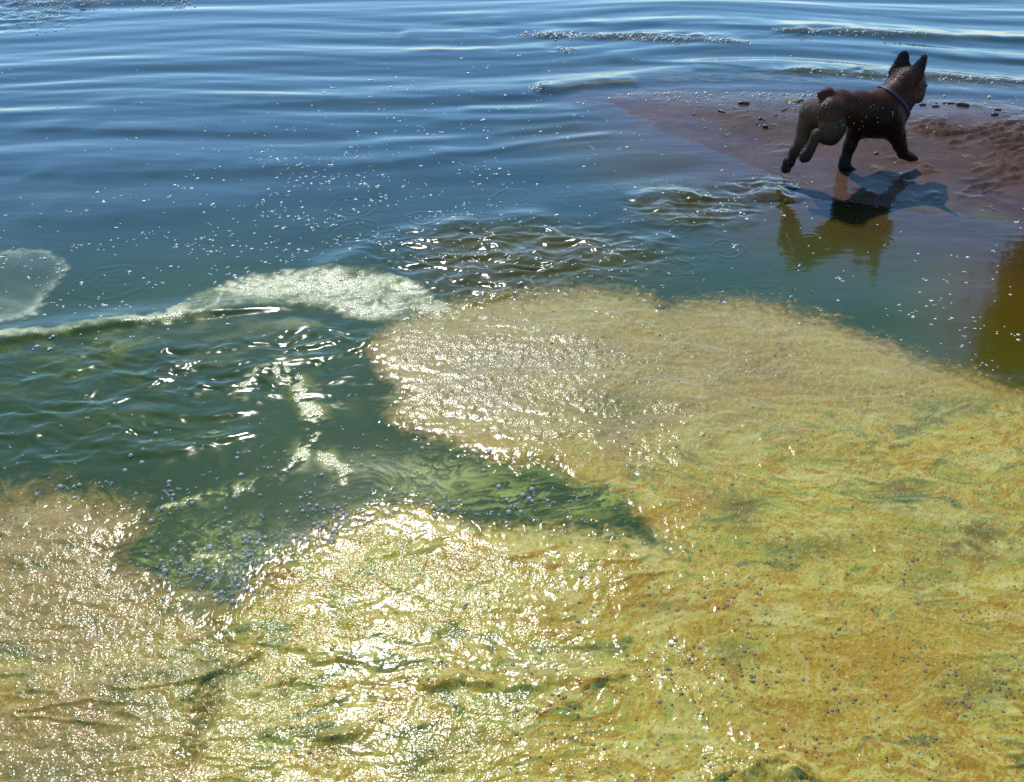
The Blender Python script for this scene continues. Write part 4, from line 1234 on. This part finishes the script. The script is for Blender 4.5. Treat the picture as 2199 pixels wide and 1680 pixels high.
# flat green drops of weed in the splash behind the dog, bits of shell and foam on the bar
for i, (X, Y, r, lab) in enumerate([(688, 704, 7, 'small white shell left of the hind thigh of the dog'), (1472, 784, 7, 'larger white shell on the sand right of the chest'), (770, 686, 5, 'flat pale shell just below the tail')]):
    p = bar_point(X, Y)
    place('shell', ST[i], p, (r * 0.0012, r * 0.0009, r * 0.0006), i, lab, 'shell', 'shells on the sand bar')
n = 2600
px = rng.uniform(1330, 2230, n); py = rng.uniform(205, 470, n)
x, y = ground(px, py, 0.008); z, dd_ = bed_height(x, y)
kp = (dd_ > 0.02) & (rng.random(n) < smooth(-0.1, 0.4, fbm(x * 4, y * 4, 3)))
o = scatter_mesh('grit', np.stack([x, y, z], 1)[kp], (0.0012 + 0.0028 * rng.random(n) ** 4)[kp], M_STONE)
tag(o, 'fine dark grit sprinkled over the wet sand bar', 'grit', kind='stuff')
n = 420
px = rng.uniform(1380, 2199, n); py = 196 + 30 * rng.random(n) ** 2 + 0.012 * (px - 1380)
x, y = ground(px, py, 0.004); z, _ = bed_height(x, y)
kp = rng.random(n) < np.where(px < 1760, 0.6, 0.12)
pz = np.maximum(z, water_z(x, y))
o = scatter_mesh('shore_foam', np.stack([x, y, pz], 1)[kp], (0.003 + 0.006 * rng.random(n) ** 3)[kp], M_FLECK)
tag(o, 'white froth beads strung along the far shoreline of the sand bar', 'foam', kind='stuff')

fx_, fy_, fr_ = [], [], []
for line, cnt, spread, size in [([(1110, 76), (1200, 78), (1260, 80)], 150, 3, .008), ([(1260, 80), (1360, 83), (1500, 87), (1620, 94)], 260, 2.5, .006),
                                ([(1660, 68), (1760, 71), (1880, 76), (1990, 82)], 110, 3, .005), ([(1700, 157), (1900, 167), (2050, 173), (2199, 181)], 110, 3, .005),
                                ([(1195, 106), (1225, 111)], 50, 4, .006), ([(1135, 195), (1160, 196)], 30, 2, .005), ([(0, 10), (200, 10), (420, 4)], 160, 4, .006), ([(370, 1), (395, 3)], 20, 2, .01), ([(-10, 30), (70, 34), (150, 26)], 260, 22, .004)]:  # top-left beads stand in for sun glitter on the chop
    L_ = np.asarray(line, float); t_ = np.sort(rng.random(cnt)); seg_ = np.linspace(0, 1, len(L_))
    ax_ = np.interp(t_, seg_, L_[:, 0]); ay_ = np.interp(t_, seg_, L_[:, 1]) + rng.normal(0, spread, cnt)
    gx2, gy2 = ground(ax_, ay_); fx_.append(gx2); fy_.append(gy2); fr_.append(0.0025 + size * rng.random(cnt) ** 2)
fx_, fy_, fr_ = map(np.concatenate, (fx_, fy_, fr_))
o = scatter_mesh('breaker_foam_glints', np.stack([fx_, fy_, water_z(fx_, fy_)], 1), fr_, M_FLECK)
tag(o, 'broken white foam along the small breaking waves at the top, plus white beads imitating sun glints at top left', 'foam', kind='stuff')

# ------------------------------------------------------------------ unseen shrub added right of the picture to give the mirror image
def shrub(base, height, spread, lab):
    root = bpy.data.objects.new('shrub', None); COL.objects.link(root); root.location = base
    tag(root, lab, 'shrub')
    r = np.random.default_rng(5)
    tips = []
    for i in range(11):
        a = r.random() * 6.28; L = height * (0.65 + 0.3 * r.random()); sp = spread * r.random()
        t = np.linspace(0, 1, 6)[:, None]
        path = np.array([[math.cos(a) * sp, math.sin(a) * sp, 0]]) * t ** 1.6 + np.array([[0, 0, L]]) * t + r.normal(0, 0.008, (6, 3)) * t
        V, F = tube(path, np.linspace(0.007, 0.002, 6), 6); F = F[[len(set(f)) == 4 for f in F.tolist()]]
        mesh_obj('stem', V, F, M_TWIG, parent=root)
        for q in range(2, 6): tips.append((path[q], q / 6))
    V = []; F = []
    for k in range(5200):
        p, h = tips[r.integers(len(tips))]
        c = p + r.normal(0, 0.055, 3); c[2] = abs(c[2]) + 0.01
        e = r.normal(0, 1, 3); e /= np.linalg.norm(e); g = np.cross(e, r.normal(0, 1, 3)); g /= np.linalg.norm(g)
        L, w = 0.022 + 0.014 * r.random(), 0.007
        b0 = len(V); V += [c - e * L, c + g * w, c + e * L, c - g * w]; F.append((b0, b0 + 1, b0 + 2, b0 + 3))
    lo_ = mesh_obj('foliage', np.array(V), np.array(F), M_LEAF, smooth_shade=False, parent=root)
    lo_['kind'] = 'stuff'
    return root
bxs, bys = ground(2300, 430)
shrub((float(bxs), float(bys), 0.0), 0.74, 0.16, 'dark leafy shrub added unseen beyond the right edge, standing in for the unknown cause of the brown-green reflection')
